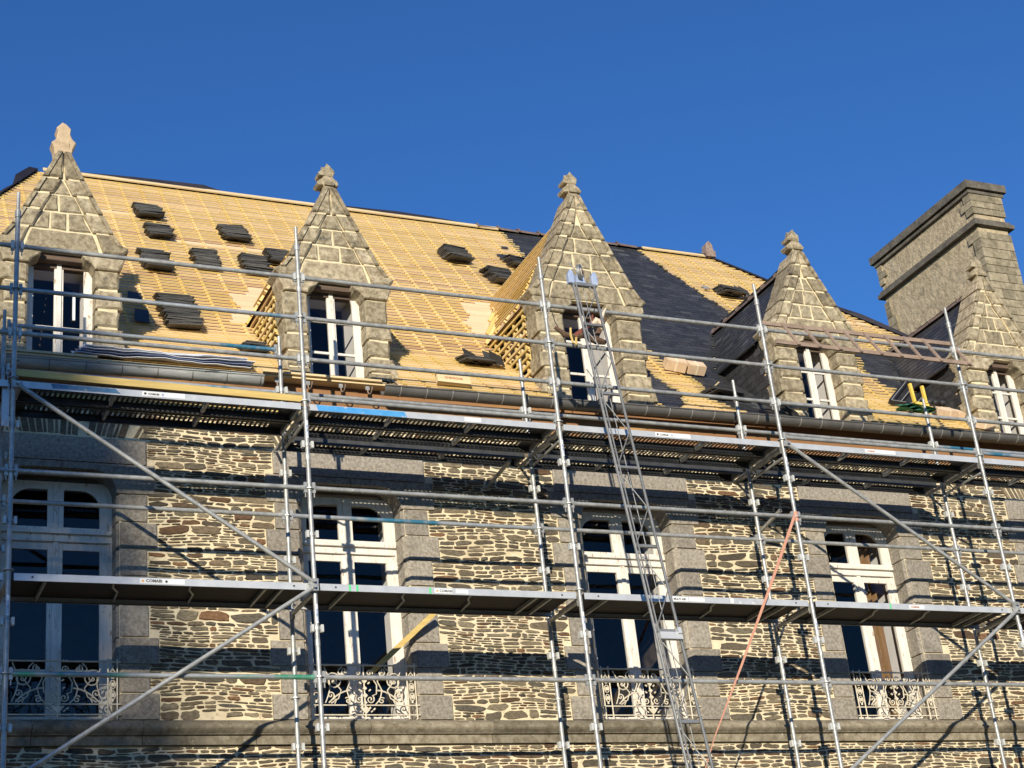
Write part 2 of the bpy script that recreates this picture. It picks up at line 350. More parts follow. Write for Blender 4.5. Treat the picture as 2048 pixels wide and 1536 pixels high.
# relieving arches of upright stones above each lintel
for cx, hw in WIN:
    x = cx-.87
    while x < cx+.85:
        ws = rnd.uniform(.035, .095); t = (x+ws/2-cx)*.55
        P = [(x+.008, 2.125), (x+ws-.006, 2.12+jit(.01)), (x+ws-.008+t*.35+jit(.01), 2.46+jit(.04)), (x+.010+t*.35+jit(.01), 2.45+jit(.04))]
        if rnd.random() < .85: mb.prism(P, WY-rnd.uniform(.003, .014), WY+.01, 'schist', rnd.choice((rnd.random(), .85, .95, .3)), ch=.005)
        x += ws
tag(mb.build('wall', house), 'schist rubble facade with cream lime pointing')
# side, back walls
mb = MB(); mb.box((X0, 2.003, GZ), (X0+.4, 9.9, 2.9), 'mortar'); mb.box((X1-.4, 2.003, GZ), (X1, 9.9, 2.9), 'mortar'); mb.box((X0+.4, 9.5, GZ), (X1-.4, 9.9, 2.9), 'mortar')
mb.build('rear_wall', house)
# interior
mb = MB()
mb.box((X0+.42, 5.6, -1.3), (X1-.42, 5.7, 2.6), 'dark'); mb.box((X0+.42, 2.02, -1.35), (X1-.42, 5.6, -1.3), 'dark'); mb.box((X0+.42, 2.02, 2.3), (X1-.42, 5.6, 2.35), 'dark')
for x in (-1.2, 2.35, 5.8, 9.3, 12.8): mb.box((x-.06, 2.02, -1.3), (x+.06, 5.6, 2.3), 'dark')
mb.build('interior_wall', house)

# string course
mb = MB()
prof = [(WY-.005, -1.29), (WY-.050, -1.29), (WY-.050, -1.20), (WY-.085, -1.19)] + [(WY-.085-.055*sin(pi*i/8), -1.185+.13*(i/8)) for i in range(9)] + [(WY-.06, -1.045), (WY-.005, -1.022)]
segs = [X0]; 
while segs[-1] < X1: segs.append(min(segs[-1]+rnd.uniform(.9, 1.5), X1))
for a, b in zip(segs[:-1], segs[1:]): 
    P = [(y, z) for y, z in prof]; mb.prism(P, a+.003, b-.003, 'course', axis='x')
mb.build('string_course', house)

def bank(side, cx, xi, xo, z0, z1, y0, depth, m='granite', cham=.055, r=None):
    """quoin block with a splayed inner arris; built as plan polygon extruded in z"""
    s = side; a = cx+s*xi; b = cx+s*xo
    pl = [(b, y0), (a+s*cham, y0), (a, y0+cham), (a, y0+depth), (b, y0+depth)]
    n_ = len(pl); vs = [(x, y, z0) for x, y in pl] + [(x, y, z1) for x, y in pl]
    e = .006
    fs = [tuple(range(n_)), tuple(range(2*n_-1, n_-1, -1))] + [(i, n_+i, n_+(i+1) % n_, (i+1) % n_) for i in range(n_)]
    if s < 0: fs = [f[::-1] for f in fs]
    SUR.add(vs, fs, m, r)

def arc(cx, cz, r, a0, a1, n=7):
    return [(cx+r*cos(a0+(a1-a0)*i/n), cz+r*sin(a0+(a1-a0)*i/n)) for i in range(n+1)]

def tall_window(cx, hw, k):
    global SUR
    e = hw-.60
    SUR = MB()
    for s in (-1, 1):
        for (z0, z1, o) in QR:
            bank(s, cx, hw, o+e+jit(.006), z0+.004, z1-.004, WY-.024+jit(.004), .30)
    # springer block with rounded corners, then lintel
    R = .26
    for s in (-1, 1):
        P = [(cx+s*(1.01+e), 1.465), (cx+s*(1.01+e), 1.795), (cx+s*.004, 1.795), (cx+s*.004, ZT)] + \
            [(cx+s*(hw-R+R*sin(t)), ZT-R+R*cos(t)) for t in [pi/2*i/7 for i in range(8)]]
        SUR.prism(P, WY-.022, WY+.28, 'granite')
    SUR.prism([(cx-.92-e, 1.803), (cx+.92+e, 1.803), (cx+.92+e, 2.09), (cx-.92-e, 2.09)], WY-.030, WY+.2, 'granite', .7, ch=.008)
    # moulding following the opening head
    SUR.box((cx-.45, WY+.05, ZT-.035), (cx+.45, WY+.12, ZT-.002), 'granite')
    tag(SUR.build('window_surround', house), 'grey granite quoins and lintel')
    # window joinery
    y = WY+.245; f = MB(); zb = ZS+.02; zt = ZT-.06; tz = 1.04
    f.box((cx-hw-.03, y, zb-.03), (cx-hw+.055, y+.07, zt), 'white'); f.box((cx+hw-.055, y, zb-.03), (cx+hw+.03, y+.07, zt), 'white')
    f.box((cx-hw+.055, y-.005, tz-.045), (cx+hw-.055, y+.07, tz+.01), 'white')                   # transom
    f.box((cx-hw+.02, y-.045, tz+.012), (cx+hw-.02, y+.06, tz+.050), 'white'); f.box((cx-hw+.03, y-.025, tz-.075), (cx+hw-.03, y+.05, tz-.050), 'white')
    f.box((cx-hw+.02, y-.03, zb-.05), (cx+hw-.02, y+.1, zb+.03), 'white')
    lh = hw-.055
    for s in (-1, 1):
        X = lambda d: cx+s*d
        # upper light: rounded outer corner
        P = [(X(.0), zt), (X(lh), zt), (X(lh), 1.14), (X(lh-.075), 1.14)] + [(X(lh-.075-.20+.20*cos(t)), zt-.09-.20+.20*sin(t)) for t in [pi/2*i/6 for i in range(7)]] + [(X(.085), zt-.09), (X(.085), 1.14), (X(0), 1.14)]
        f.prism(P, y+.012, y+.055, 'white')
        a, b = sorted((X(0), X(lh))); f.box((a, y+.012, tz+.052), (b, y+.055, 1.139), 'white')
        # lower leaf
        a, b = sorted((X(lh-.075), X(lh))); f.box((a, y+.010, zb+.032), (b, y+.055, tz-.077), 'white')
        a, b = sorted((X(0), X(.078))); f.box((a, y+.010, zb+.032), (b, y+.055, tz-.077), 'white')
        a, b = sorted((X(.079), X(lh-.076)))
        f.box((a, y+.012, tz-.16), (b, y+.053, tz-.078), 'white'); f.box((a, y+.02, -.46), (b, y+.05, -.425), 'white'); f.box((a, y+.012, zb+.033), (b, y+.053, -.92), 'white')
    f.box((cx-.028, y-.012, zb+.033), (cx+.028, y+.012, tz-.078), 'white'); f.box((cx-.022, y-.004, 1.10), (cx+.022, y+.014, zt-.01), 'white')
    fo = tag(f.build('window', house), 'tall white casement window with peeling paint'); 
    p = MB()
    for s in (-1, 1):
        a, b = sorted((cx+s*.07, cx+s*(lh-.06)))
        jx = jit(.004); jz = jit(.004)
        p.add([(a, y+.030+jx, zb+.05), (b, y+.030-jx, zb+.05), (b, y+.030-jx+jz, tz-.1), (a, y+.030+jx+jz, tz-.1)], [(0,1,2,3)], 'glass')
        p.add([(a, y+.030, tz+.06), (b, y+.030+jx, tz+.06), (b, y+.030+jx-jz, zt-.03), (a, y+.030-jz, zt-.03)], [(0,1,2,3)], 'glass')
    p.build('pane', fo)
    # inner splayed reveal
    rv = MB()
    for s in (-1, 1):
        a = cx+s*(hw-.0); b = cx+s*(hw-.03)
        rv.add([(a, y+.075, ZS), (b, y+.46, ZS), (b, y+.46, ZT), (a, y+.075, ZT)], [(0,1,2,3)], 'wallin')
    rv.add([(cx-hw, y+.075, ZT), (cx+hw, y+.075, ZT), (cx+hw+.02, y+.46, ZT), (cx-hw-.02, y+.46, ZT)], [(0,1,2,3)], 'wallin')
    rv.add([(cx-hw, y+.075, ZS), (cx+hw, y+.075, ZS), (cx+hw+.02, y+.46, ZS), (cx-hw-.02, y+.46, ZS)], [(0,1,2,3)], 'wallin')
    rv.build('reveal', fo)
    if k == 4:
        c = MB()
        for (a, b, yy) in ((cx+.10, cx+.42, 2.02), (cx-.50, cx-.34, 2.06)):
            n_ = 14; pts = [(a+(b-a)*i/n_, yy+.05*sin(i*1.7)) for i in range(n_+1)]
            c.add([(x, y_, -1.0) for x, y_ in pts]+[(x, y_, 1.6) for x, y_ in pts], [(i, i+1, n_+2+i, n_+1+i) for i in range(n_)], 'browncloth')
        c.build('curtain', fo)
    # wrought iron guard
    R_ = MB(); yr = WY-.03; zt_, z2, z1 = -.42, -.865, -.972
    xl, xr = cx-hw-.02, cx+hw+.02
    for zz, rr in ((zt_, .009), (z2, .008), (z1, .008)):
        R_.tube((xl-.015, yr, zz), (xr+.015, yr, zz), rr, 'iron', 6)
        for xx in (xl, xr): R_.tube((xx, yr, zz), (xx, WY+.06, zz), .007, 'iron', 5)
    for xx in (xl+.02, xl+.115, xr-.115, xr-.02): R_.tube((xx, yr, ZS), (xx, yr, zt_+.03), .0085, 'iron', 6)
    for xx in (xl+.067, xr-.067):
        for zz in (-.55, -.66, -.77): 
            R_.path([(xx+.028*cos(t), yr, zz+.045*sin(t)) for t in [2*pi*i/10 for i in range(11)]], .006, 'iron', 5)
            R_.obox((xx, yr, zz), (1,0,0), (0,0,1), (0,1,0), .016, .02, .008, 'iron')
        R_.tube((xx, yr, -.84), (xx, yr, -.81), .012, 'iron', 6); R_.tube((xx, yr, -.50), (xx, yr, -.455), .012, 'iron', 6, rad2=.003)
    def spiral(x, z, r0, turns, a0, dirn, sgn, grow=1.0, rr=.0075, tail=None):
        pts = []; N = int(14*turns)
        for i in range(N+1):
            t = i/N; a = a0+dirn*2*pi*turns*t; r = r0*(.12+.88*t**grow)
            pts.append((cx+sgn*(x+r*cos(a)), yr, z+r*sin(a)))
        if tail: pts += [(cx+sgn*u, yr, v) for u, v in tail]
        R_.path(pts, rr, 'iron', 5)
    w2 = hw-.115
    for sg in (-1, 1):
        spiral(w2*.72, -.60, .095, 1.9, 0.3, -1, sg, tail=[(w2*.55, -.70), (w2*.62, -.79), (w2*.80, -.845)])
        spiral(w2*.80, -.755, .045, 1.4, 2.0, 1, sg, tail=[(w2*.66, -.80), (w2*.72, -.85)])
        spiral(w2*.43, -.50, .045, 1.4, -1.2, 1, sg, tail=[(w2*.32, -.60), (w2*.42, -.70), (w2*.36, -.80), (w2*.24, -.86)])
        spiral(w2*.40, -.815, .040, 1.3, 2.6, -1, sg)
        spiral(w2*.14, -.505, .040, 1.3, 1.5, -1, sg)
        spiral(w2*.13, -.80, .048, 1.4, -1.5, 1, sg, tail=[(w2*.28, -.74), (w2*.30, -.64), (w2*.20, -.56)])
        R_.path([(cx+sg*w2*(.30+.55*t), yr, -.70-.14*t*t) for t in [i/6 for i in range(7)]], .009, 'iron', 5)
        R_.path([(cx+sg*w2*(.93-.12*sin(pi*t)), yr, -.44-.40*t) for t in [i/8 for i in range(9)]], .007, 'iron', 5)
        R_.path([(cx+sg*w2*(.5+.10*sin(pi*t)), yr, -.44-.12*t) for t in [i/6 for i in range(7)]], .007, 'iron', 5)
        for (u, v, q) in ((.10, -.62, .014), (.12, -.70, .014), (.09, -.90, .018), (.20, -.91, .014), (.14, -.935, .012)):
            R_.obox((cx+sg*w2*u, yr-.006, v), Vector((1, 0, sg*.8)).normalized(), Vector((-sg*.8, 0, 1)).normalized(), (0,1,0), q, q*.55, .008, 'iron')
    R_.tube((cx, yr, ZS+.0), (cx, yr, zt_), .009, 'iron', 6)
    for zz, q in ((-.60, .03), (-.68, .025), (-.76, .03), (-.92, .045), (-.84, .02)):
        R_.obox((cx, yr-.008, zz), Vector((1,0,1)).normalized(), Vector((-1,0,1)).normalized(), (0,1,0), q*.7, q*.7, .012, 'iron')
    for i in range(7): R_.tube((cx+(i-3)*.022, yr, zt_), (cx+(i-3)*.03, yr, zt_+.03-.004*abs(i-3)), .006, 'iron', 5, rad2=.002)
    tag(R_.build('window_guard', house), 'cream scrolled wrought iron guard')
    b = MB(); b.box((cx-hw+.05, WY+.02, ZS-.0), (cx+hw-.05, WY+.24, ZS+.012), 'granite'); b.build('window_sill', house)
for k, (cx, hw) in enumerate(WIN):
    if k: tall_window(cx, hw, k)
    else:
        b = MB(); b.box((cx-hw-.03, 1.6, ZS-.03), (cx+hw+.03, 2.0, ZT+.05), 'mortar')

# ------------------------------------------------------------ eaves
mb = MB()
mb.box((X0, 1.42, 2.62), (X1, 1.9, 2.655), 'course', .4)
x = X0
while x < X1:                                            # rough reddish stone bed under the boards
    ws = rnd.uniform(.12, .4); mb.rough(stone_poly(x, min(x+ws, X1)-.01, 2.50, 2.61, 9), 1.44+jit(.02), 1.55, 'schist', rnd.choice((.78, .9, .97, .85)), ch=.008, j=.004); x += ws
mb.build('cornice', house)
mb = MB()
x = X0
while x < X1:
    q = min(x+rnd.uniform(1.6, 3.2), X1)
    mb.box((x+.002, 1.44+jit(.004), 2.66), (q-.002, 1.49, 2.775), 'brownwood'); mb.box((x+.002, 1.40+jit(.004), 2.778), (q-.002, 1.49, 2.905), 'brownwood')
    if x > 5.6: mb.box((x+.002, 1.435+jit(.003), 2.535), (q-.002, 1.465, 2.617), 'brownwood')
    x = q
mb.box((X0, 1.24, 2.908), (X1, 1.60, 2.935), 'palewood')
tag(mb.build('fascia', house), 'old orange brown eaves boards')
def gutter(a, b, m, seam, name, label, ofs=.33):
    g_ = MB(); yc, R = 1.19, .085
    zc = lambda x: 2.845 + .0085*(x-4)
    n_ = 10; ring = [(yc-R*cos(pi*i/n_), -R*sin(pi*i/n_)) for i in range(n_+1)]
    inn = [(yc-(R-.006)*cos(pi*i/n_), -(R-.006)*sin(pi*i/n_)) for i in range(n_, -1, -1)]
    P = ring+inn; N = len(P)
    vs = [(a, y, zc(a)+z_) for y, z_ in P]+[(b, y, zc(b)+z_) for y, z_ in P]
    fs = [(i, N+i, N+(i+1) % N, (i+1) % N) for i in range(N)]+[tuple(range(N-1, -1, -1)), tuple(range(N, 2*N))]
    g_.add(vs, fs, m)
    g_.tube((a, yc-R-.004, zc(a)+.004), (b, yc-R-.004, zc(b)+.004), .010, m, 8)
    x = a+.2
    while x < b:
        g_.path([(x, yc-(R+.003)*cos(t), zc(x)-(R+.003)*sin(t)) for t in [pi*i/10 for i in range(11)]], .0045, seam, 5); x += ofs
    return tag(g_.build(name, house, 'auto'), label)
gutter(4.36, X1, 'zinc', 'zincpale', 'gutter', 'new dark zinc gutter')
gutter(X0, 2.90, 'oldzinc', 'zinc', 'gutter', 'old stained grey gutter', .39)
for x in (3.10, 3.47, 3.87, 4.20):                        # bare gutter hooks
    h_ = MB(); h_.path([(x, 1.44, 2.94), (x, 1.30, 2.94), (x, 1.28, 2.87)] + [(x, 1.19-.085*cos(pi-t), 2.86-.095*sin(t)) for t in [pi*i/8 for i in range(1, 8)]], .0085, 'ladderwood', 5)
    h_.box((x-.024, 1.27, 2.85), (x+.024, 1.285, 2.96), 'galv'); h_.build('gutter_hook', house)
for (a_, b_, y0, y1, z0, m_) in ((2.92, 4.36, 1.20, 1.34, 2.938, 'palewood'), (2.95, 5.0, 1.36, 1.50, 2.966, 'palewood'), (-.2, 1.05, 1.22, 1.38, 2.938, 'palewood'), (-.1, .85, 1.30, 1.46, 2.966, 'deck')):
    b = MB(); b.box((a_, y0, z0), (b_, y1, z0+.026), m_); b.build('eaves_board', house)

# ------------------------------------------------------------ main roof
YE, ZE = 1.30, 2.95
YB, ZB, A1, A2 = 2.70, 4.14, .85, 1.2                # the pitch changes at (YB, ZB)
def zr(y): return ZE+A1*(y-YE) if y < YB else ZB+A2*(y-YB)
def yr_(z): return YE+(z-ZE)/A1 if z < ZB else YB+(z-ZB)/A2
YR = 6.30; ZR = zr(YR)
L1 = hypot(1, A1); L2 = hypot(1, A2); S1 = (YB-YE)*L1; S2 = S1+(YR-YB)*L2
NLO = Vector((0, -A1, 1)).normalized(); NHI = Vector((0, -A2, 1)).normalized(); ULO = Vector((0, 1, A1)).normalized(); UHI = Vector((0, 1, A2)).normalized()
def RN(z): return NHI if z > ZB else NLO
def RU(z): return UHI if z > ZB else ULO
def at(s, h=0):
    if s < S1: y = YE+s/L1; return y-h*A1/L1, zr(y)+h/L1
    y = YB+(s-S1)/L2; return y-h*A2/L2, zr(y)+h/L2
def hipL(y): return 1.13-(YR-y)*.74
def hipR(y): return 12.67+(YR-y)*1.23
DORM = [dict(cx=-2.9, hw=.74, zk=4.45, za=5.75, ow=.36, zo=4.22, kind='open'),
        dict(cx=.70, hw=.73, zk=4.45, za=5.75, ow=.36, zo=4.30, kind='open'),
        dict(cx=3.96, hw=.74, zk=4.45, za=5.75, ow=.35, zo=4.22, kind='open'),
        dict(cx=7.43, hw=.84, zk=4.56, za=6.17, ow=.38, zo=4.42, kind='open'),
        dict(cx=10.93, hw=.75, zk=4.42, za=5.75, ow=.31, zo=4.20, kind='slate'),
        dict(cx=14.22, hw=.76, zk=4.38, za=5.73, ow=.31, zo=4.18, kind='slate')]
for d in DORM:
    d['zR'] = d['za']-.17; d['zE'] = d['zk']-.06; d['ce'] = d['hw']-.08
def dhalf(d, z):
    if z > d['zR']: return None
    if z <= d['zE']: return d['ce']
    return (d['hw']+.0)*(d['zR']-z)/(d['zR']-d['zE'])
P1 = [(8.1,5.2),(9.3,5.01),(9.29,4.71),(9.57,4.2),(9.50,3.79),(9.2,3.4),(9.55,2.93),(8.45,2.93),(8.64,3.10),(8.90,3.55),(8.95,4.24),(8.6,4.6),(8.1,4.5)]
PB = [(11.4,5.40),(13.52,5.44),(14.22,5.61),(14.63,5.93),(15.6,6.6),(19.5,4.0),(19.5,2.8),(13.45,2.8),(13.7,4.3),(13.4,4.39),(13.21,4.42),(13.15,4.61),(13.17,4.94),(13.39,5.31)]
def isslate(x, z):
    if 8.22 < x < 10.93:
        if inpoly(x, z, P1): return False
        if x < 8.65 and z > 4.5: return False
        return True
    if 10.1 < x < 12.6 and z < 3.13-.02*(x-10): return True
    if 10.93 <= x < 11.9 and z > 4.0: return x < 11.22+(8.28-z)*.26
    return x > 11.4 and inpoly(x, z, PB)
BARE3 = [(6.66,5.70),(7.4,5.81),(7.3,5.2),(7.0,4.80),(6.55,4.77),(6.50,5.13),(6.7,5.3)]
BARE2 = [(3.50,5.44),(3.41,5.27),(3.17,5.22),(3.24,4.84),(3.02,4.56),(3.04,4.42),(3.6,4.45),(3.9,5.48)]
def isbare(x, z): return inpoly(x, z, BARE3) or inpoly(x, z, BARE2)
PITCH = .103
ROWS = [0.0]
while ROWS[-1] < S2: ROWS.append(ROWS[-1]+(.108 if ROWS[-1] < S1 else PITCH))
nrow = len(ROWS)-2
deck = MB(); bat = MB(); cb = MB(); sl = MB()
def full(z, y, grow=0.0):
    iv = [(hipL(y), hipR(y))]
    for d in DORM:
        hh = dhalf(d, z)
        if hh is not None: iv = subtract(iv, d['cx']-hh+grow, d['cx']+hh-grow)
    return iv
for i in range(nrow+1):
    s0 = ROWS[i]; s1 = min(ROWS[i+1], S2)
    for part in (0, 1):
        sa, sb = (s0, (s0+s1)/2) if part == 0 else ((s0+s1)/2, s1)
        ya, za = at(sa); yb, zb = at(sb); ym = (ya+yb)/2
        for a, b in full((za+zb)/2, ym):
            da = hipL(ya) if abs(a-hipL(ym)) < 1e-6 else a; db = hipL(yb) if abs(a-hipL(ym)) < 1e-6 else a
            ea = hipR(ya) if abs(b-hipR(ym)) < 1e-6 else b; eb = hipR(yb) if abs(b-hipR(ym)) < 1e-6 else b
            deck.add([(da, ya, za), (ea, ya, za), (eb, yb, zb), (db, yb, zb)], [(0,1,2,3)], 'deck', .5)
    # battens
    sm = s0+.025; yc, zc = at(sm)
    ax = NHI if sm > S1 else NLO; up = UHI if sm > S1 else ULO
    if s0+.06 > S2: continue
    for a, b in full(zc, yc, .0):
        x = a
        while x < b-.01:
            # classify in steps and emit runs
            x2 = x; k0 = (isslate(x+.01, zc), isbare(x+.01, zc))
            while x2 < b and (isslate(x2+.01, zc), isbare(x2+.01, zc)) == k0: x2 += .03
            x2 = min(x2, b)
            if not k0[0] and not k0[1]:
                p = x - (jit(.03) if x > a else 0)
                while p < x2:
                    q = min(p+rnd.choice((1.2, 1.8, 2.4, 3.0, 3.9)), x2 + (rnd.uniform(0, .05) if x2 < b else 0))
                    if x2-q < .3: q = x2 + (rnd.uniform(-.02, .06) if x2 < b else 0)
                    y_, z_ = at(sm+jit(.004), .0275)
                    if rnd.random() > .006: bat.obox(((p+q)/2, y_, z_), (1,0,0), up, ax, (q-p)/2-.002, .0122, .0070, 'batten')
                    p = q
                    if q >= x2: break
            x = x2
# counter battens up the slope
x = -1.9
while x < 16.5:
    x += .30
    s = .02
    while s < S2-.05:
        y0, z0 = at(s); s2_ = s
        ok = lambda ss: (lambda yy, zz: any(a <= x <= b for a, b in full(zz, yy, .0)) and not isslate(x, zz) and not isbare(x, zz))(*at(ss))
        if not ok(s): s += .08; continue
        while s2_ < S2-.02 and ok(s2_): s2_ += .08
        for a, b in ((s, min(s2_, S1)), (max(s, S1), min(s2_, S2-.01))):
            if b-a < .05: continue
            ya, za = at(a+.001, .010); yb, zb = at(b-.001, .010); d = Vector((0, yb-ya, zb-za)); Ld = d.length; d.normalize()
            nn = Vector((0, -d.z, d.y))
            cb.obox((x+jit(.004), (ya+yb)/2, (za+zb)/2), (1,0,0), d, nn, .021, Ld/2, .0100, 'batten')
        s = s2_+.08
# slates of the main roof
def slates_on(mb_, O, U, V, N, umin, umax, vmin, vmax, inside, w=.20, e=.105, h=.0, m='slate'):
    O = Vector(O); U = Vector(U); V = Vector(V); N = Vector(N); v = vmin; row = 0
    while v < vmax:
        u = umin + (w/2 if row % 2 else 0) - w
        while u < umax:
            uc = u+w/2
            if inside(uc, v+e/2):
                ln = e*1.55; tilt = .045+jit(.012)
                Vt = (V*cos(tilt) - N*sin(tilt)).normalized(); Nt = (N*cos(tilt) + V*sin(tilt)).normalized()
                c = O+U*(uc+jit(.003)) + V*(v+jit(.004)) + Vt*(ln/2) + N*(h+.022)
                ro = jit(.012); U2 = (U*cos(ro)+Vt*sin(ro)); V2 = (Vt*cos(ro)-U*sin(ro))
                mb_.obox(c, U2, V2, Nt, w/2-.0015, ln/2, .0035, m)
            u += w
        v += e; row += 1
for (sa, sb, nrm, up) in ((0, S1, NLO, ULO), (S1, S2, NHI, UHI)):
    y0, z0 = at(sa+1e-6)
    def ins(u, v, sa=sa):
        y, z = at(sa+v); 
        return isslate(u, z) and any(a-.03 <= u <= b+.03 for a, b in full(z, y))
    slates_on(sl, (0, y0, z0), (1,0,0), up, nrm, 8.0, 17.2, -.03 if sa == 0 else -.02, sb-sa-.03, ins)
# hips, rear slope
rear = MB()
yb_ = 2*YR-YE
rear.add([(1.13, YR, ZR), (12.67, YR, ZR), (hipR(YE), yb_, ZE), (hipL(YE), yb_, ZE)], [(0,1,2,3)], 'slate', .3)
for (xt, xb) in ((1.13, hipL(YE)), (12.67, hipR(YE))):
    hp = (hipL if xt < 5 else hipR)(YB)
    rear.add([(xt, YR, ZR), (hp, YB, ZB), (xb, YE, ZE), (xb, yb_, ZE), (hp, 2*YR-YB, ZB)], [(0,1,2,3,4)], 'slate', .3)
ro = tag(deck.build('roof', house), 'steep roof of pale sarking boards')
bat.build('batten_grid', ro); cb.build('counter_batten_grid', ro); tag(sl.build('slate_covering', ro), 'new blue black slates'); rear.build('rear_slope', ro)
# top board and black membrane on the ridge
mb = MB(); mb.obox(((1.15+8.6)/2, *at(S2-.045, .062)), (1,0,0), UHI, NHI, 3.70, .05, .010, 'palewood', .5)
mb.obox(((11.3+12.6)/2, *at(S2-.045, .062)), (1,0,0), UHI, NHI, .62, .045, .010, 'palewood', .5); mb.build('ridge_board', ro)
def flap(pts, wd, name='ridge_membrane'):
    """black membrane laid over the ridge: pts = (x, y, z, height)"""
    f = MB(); vs = []
    for (x, y, z, h) in pts:
        vs += [(x, y-.10, z-.03), (x+jit(.02), y-.05, z+h*.75), (x+jit(.02), y+.02, z+h), (x, y+.14, z-.02)]
    n_ = len(pts); fs = []
    for i in range(n_-1):
        for j in range(3): fs.append((4*i+j, 4*i+4+j, 4*i+5+j, 4*i+1+j))
    fs += [(0,1,2,3), tuple(4*(n_-1)+q for q in (3,2,1,0))]
    f.add(vs, fs, 'membrane', .5); return f.build(name, ro)
flap([(1.5+.35*i, YR+.02, ZR+.02, h) for i, h in enumerate((.05, .07, .10, .12, .13, .14, .15, .04, .03, .03, .04, .05, .08, .10, .11, .13, .12, .11, .08, .04, .02))], .2)
flap([(11.15+.3*i, YR+.02, ZR+.01, h) for i, h in enumerate((.03, .07, .09, .08, .07, .10))], .2)
flap([(hipL(y)-.02, y, zr(y)+.02, h) for y, h in ((6.28, .02), (6.1, .17), (5.8, .18), (5.72, .03), (5.55, .05), (5.35, .04), (5.3, .16), (4.9, .17), (4.8, .04))], .2, 'hip_membrane')
flap([(hipR(y)+.02, y, zr(y)+.0, h) for y, h in ((6.26, .06), (5.9, .06), (5.5, .05), (5.2, .05), (5.0, .10), (4.8, .15), (4.5, .12), (4.2, .06), (3.6, .04), (2.6, .04), (1.3, .03))], .2, 'hip_membrane')
x = 8.2
while x < 10.85:                                           # half round ridge tiles
    t = MB(); n_ = 8; R0, R1 = .115, .10
    vs = [(x, YR-R0*cos(pi*i/n_), ZR-.03+R0*sin(pi*i/n_)*.8) for i in range(n_+1)]+[(x+.39, YR-R1*cos(pi*i/n_), ZR-.03+R1*sin(pi*i/n_)*.8) for i in range(n_+1)]
    t.add(vs, [(i, i+n_+1, i+n_+2, i+1) for i in range(n_)]+[tuple(range(n_+1))], 'terracotta'); t.path([(x+.01, YR-.125*cos(pi*i/8), ZR-.03+.105*sin(pi*i/8)) for i in range(9)], .014, 'terracotta', 5)
    t.build('ridge_tile', ro, 'auto'); x += .375
t = MB(); t.box((12.62, YR-.10, ZR), (12.80, YR+.1, ZR+.12), 'brick'); t.prism([(12.63, ZR+.12), (12.79, ZR+.12), (12.77, ZR+.27), (12.71, ZR+.33), (12.65, ZR+.27)], YR-.08, YR+.08, 'brick', ch=.01)
tag(t.build('ridge_finial', ro), 'small brick coloured ridge end piece')

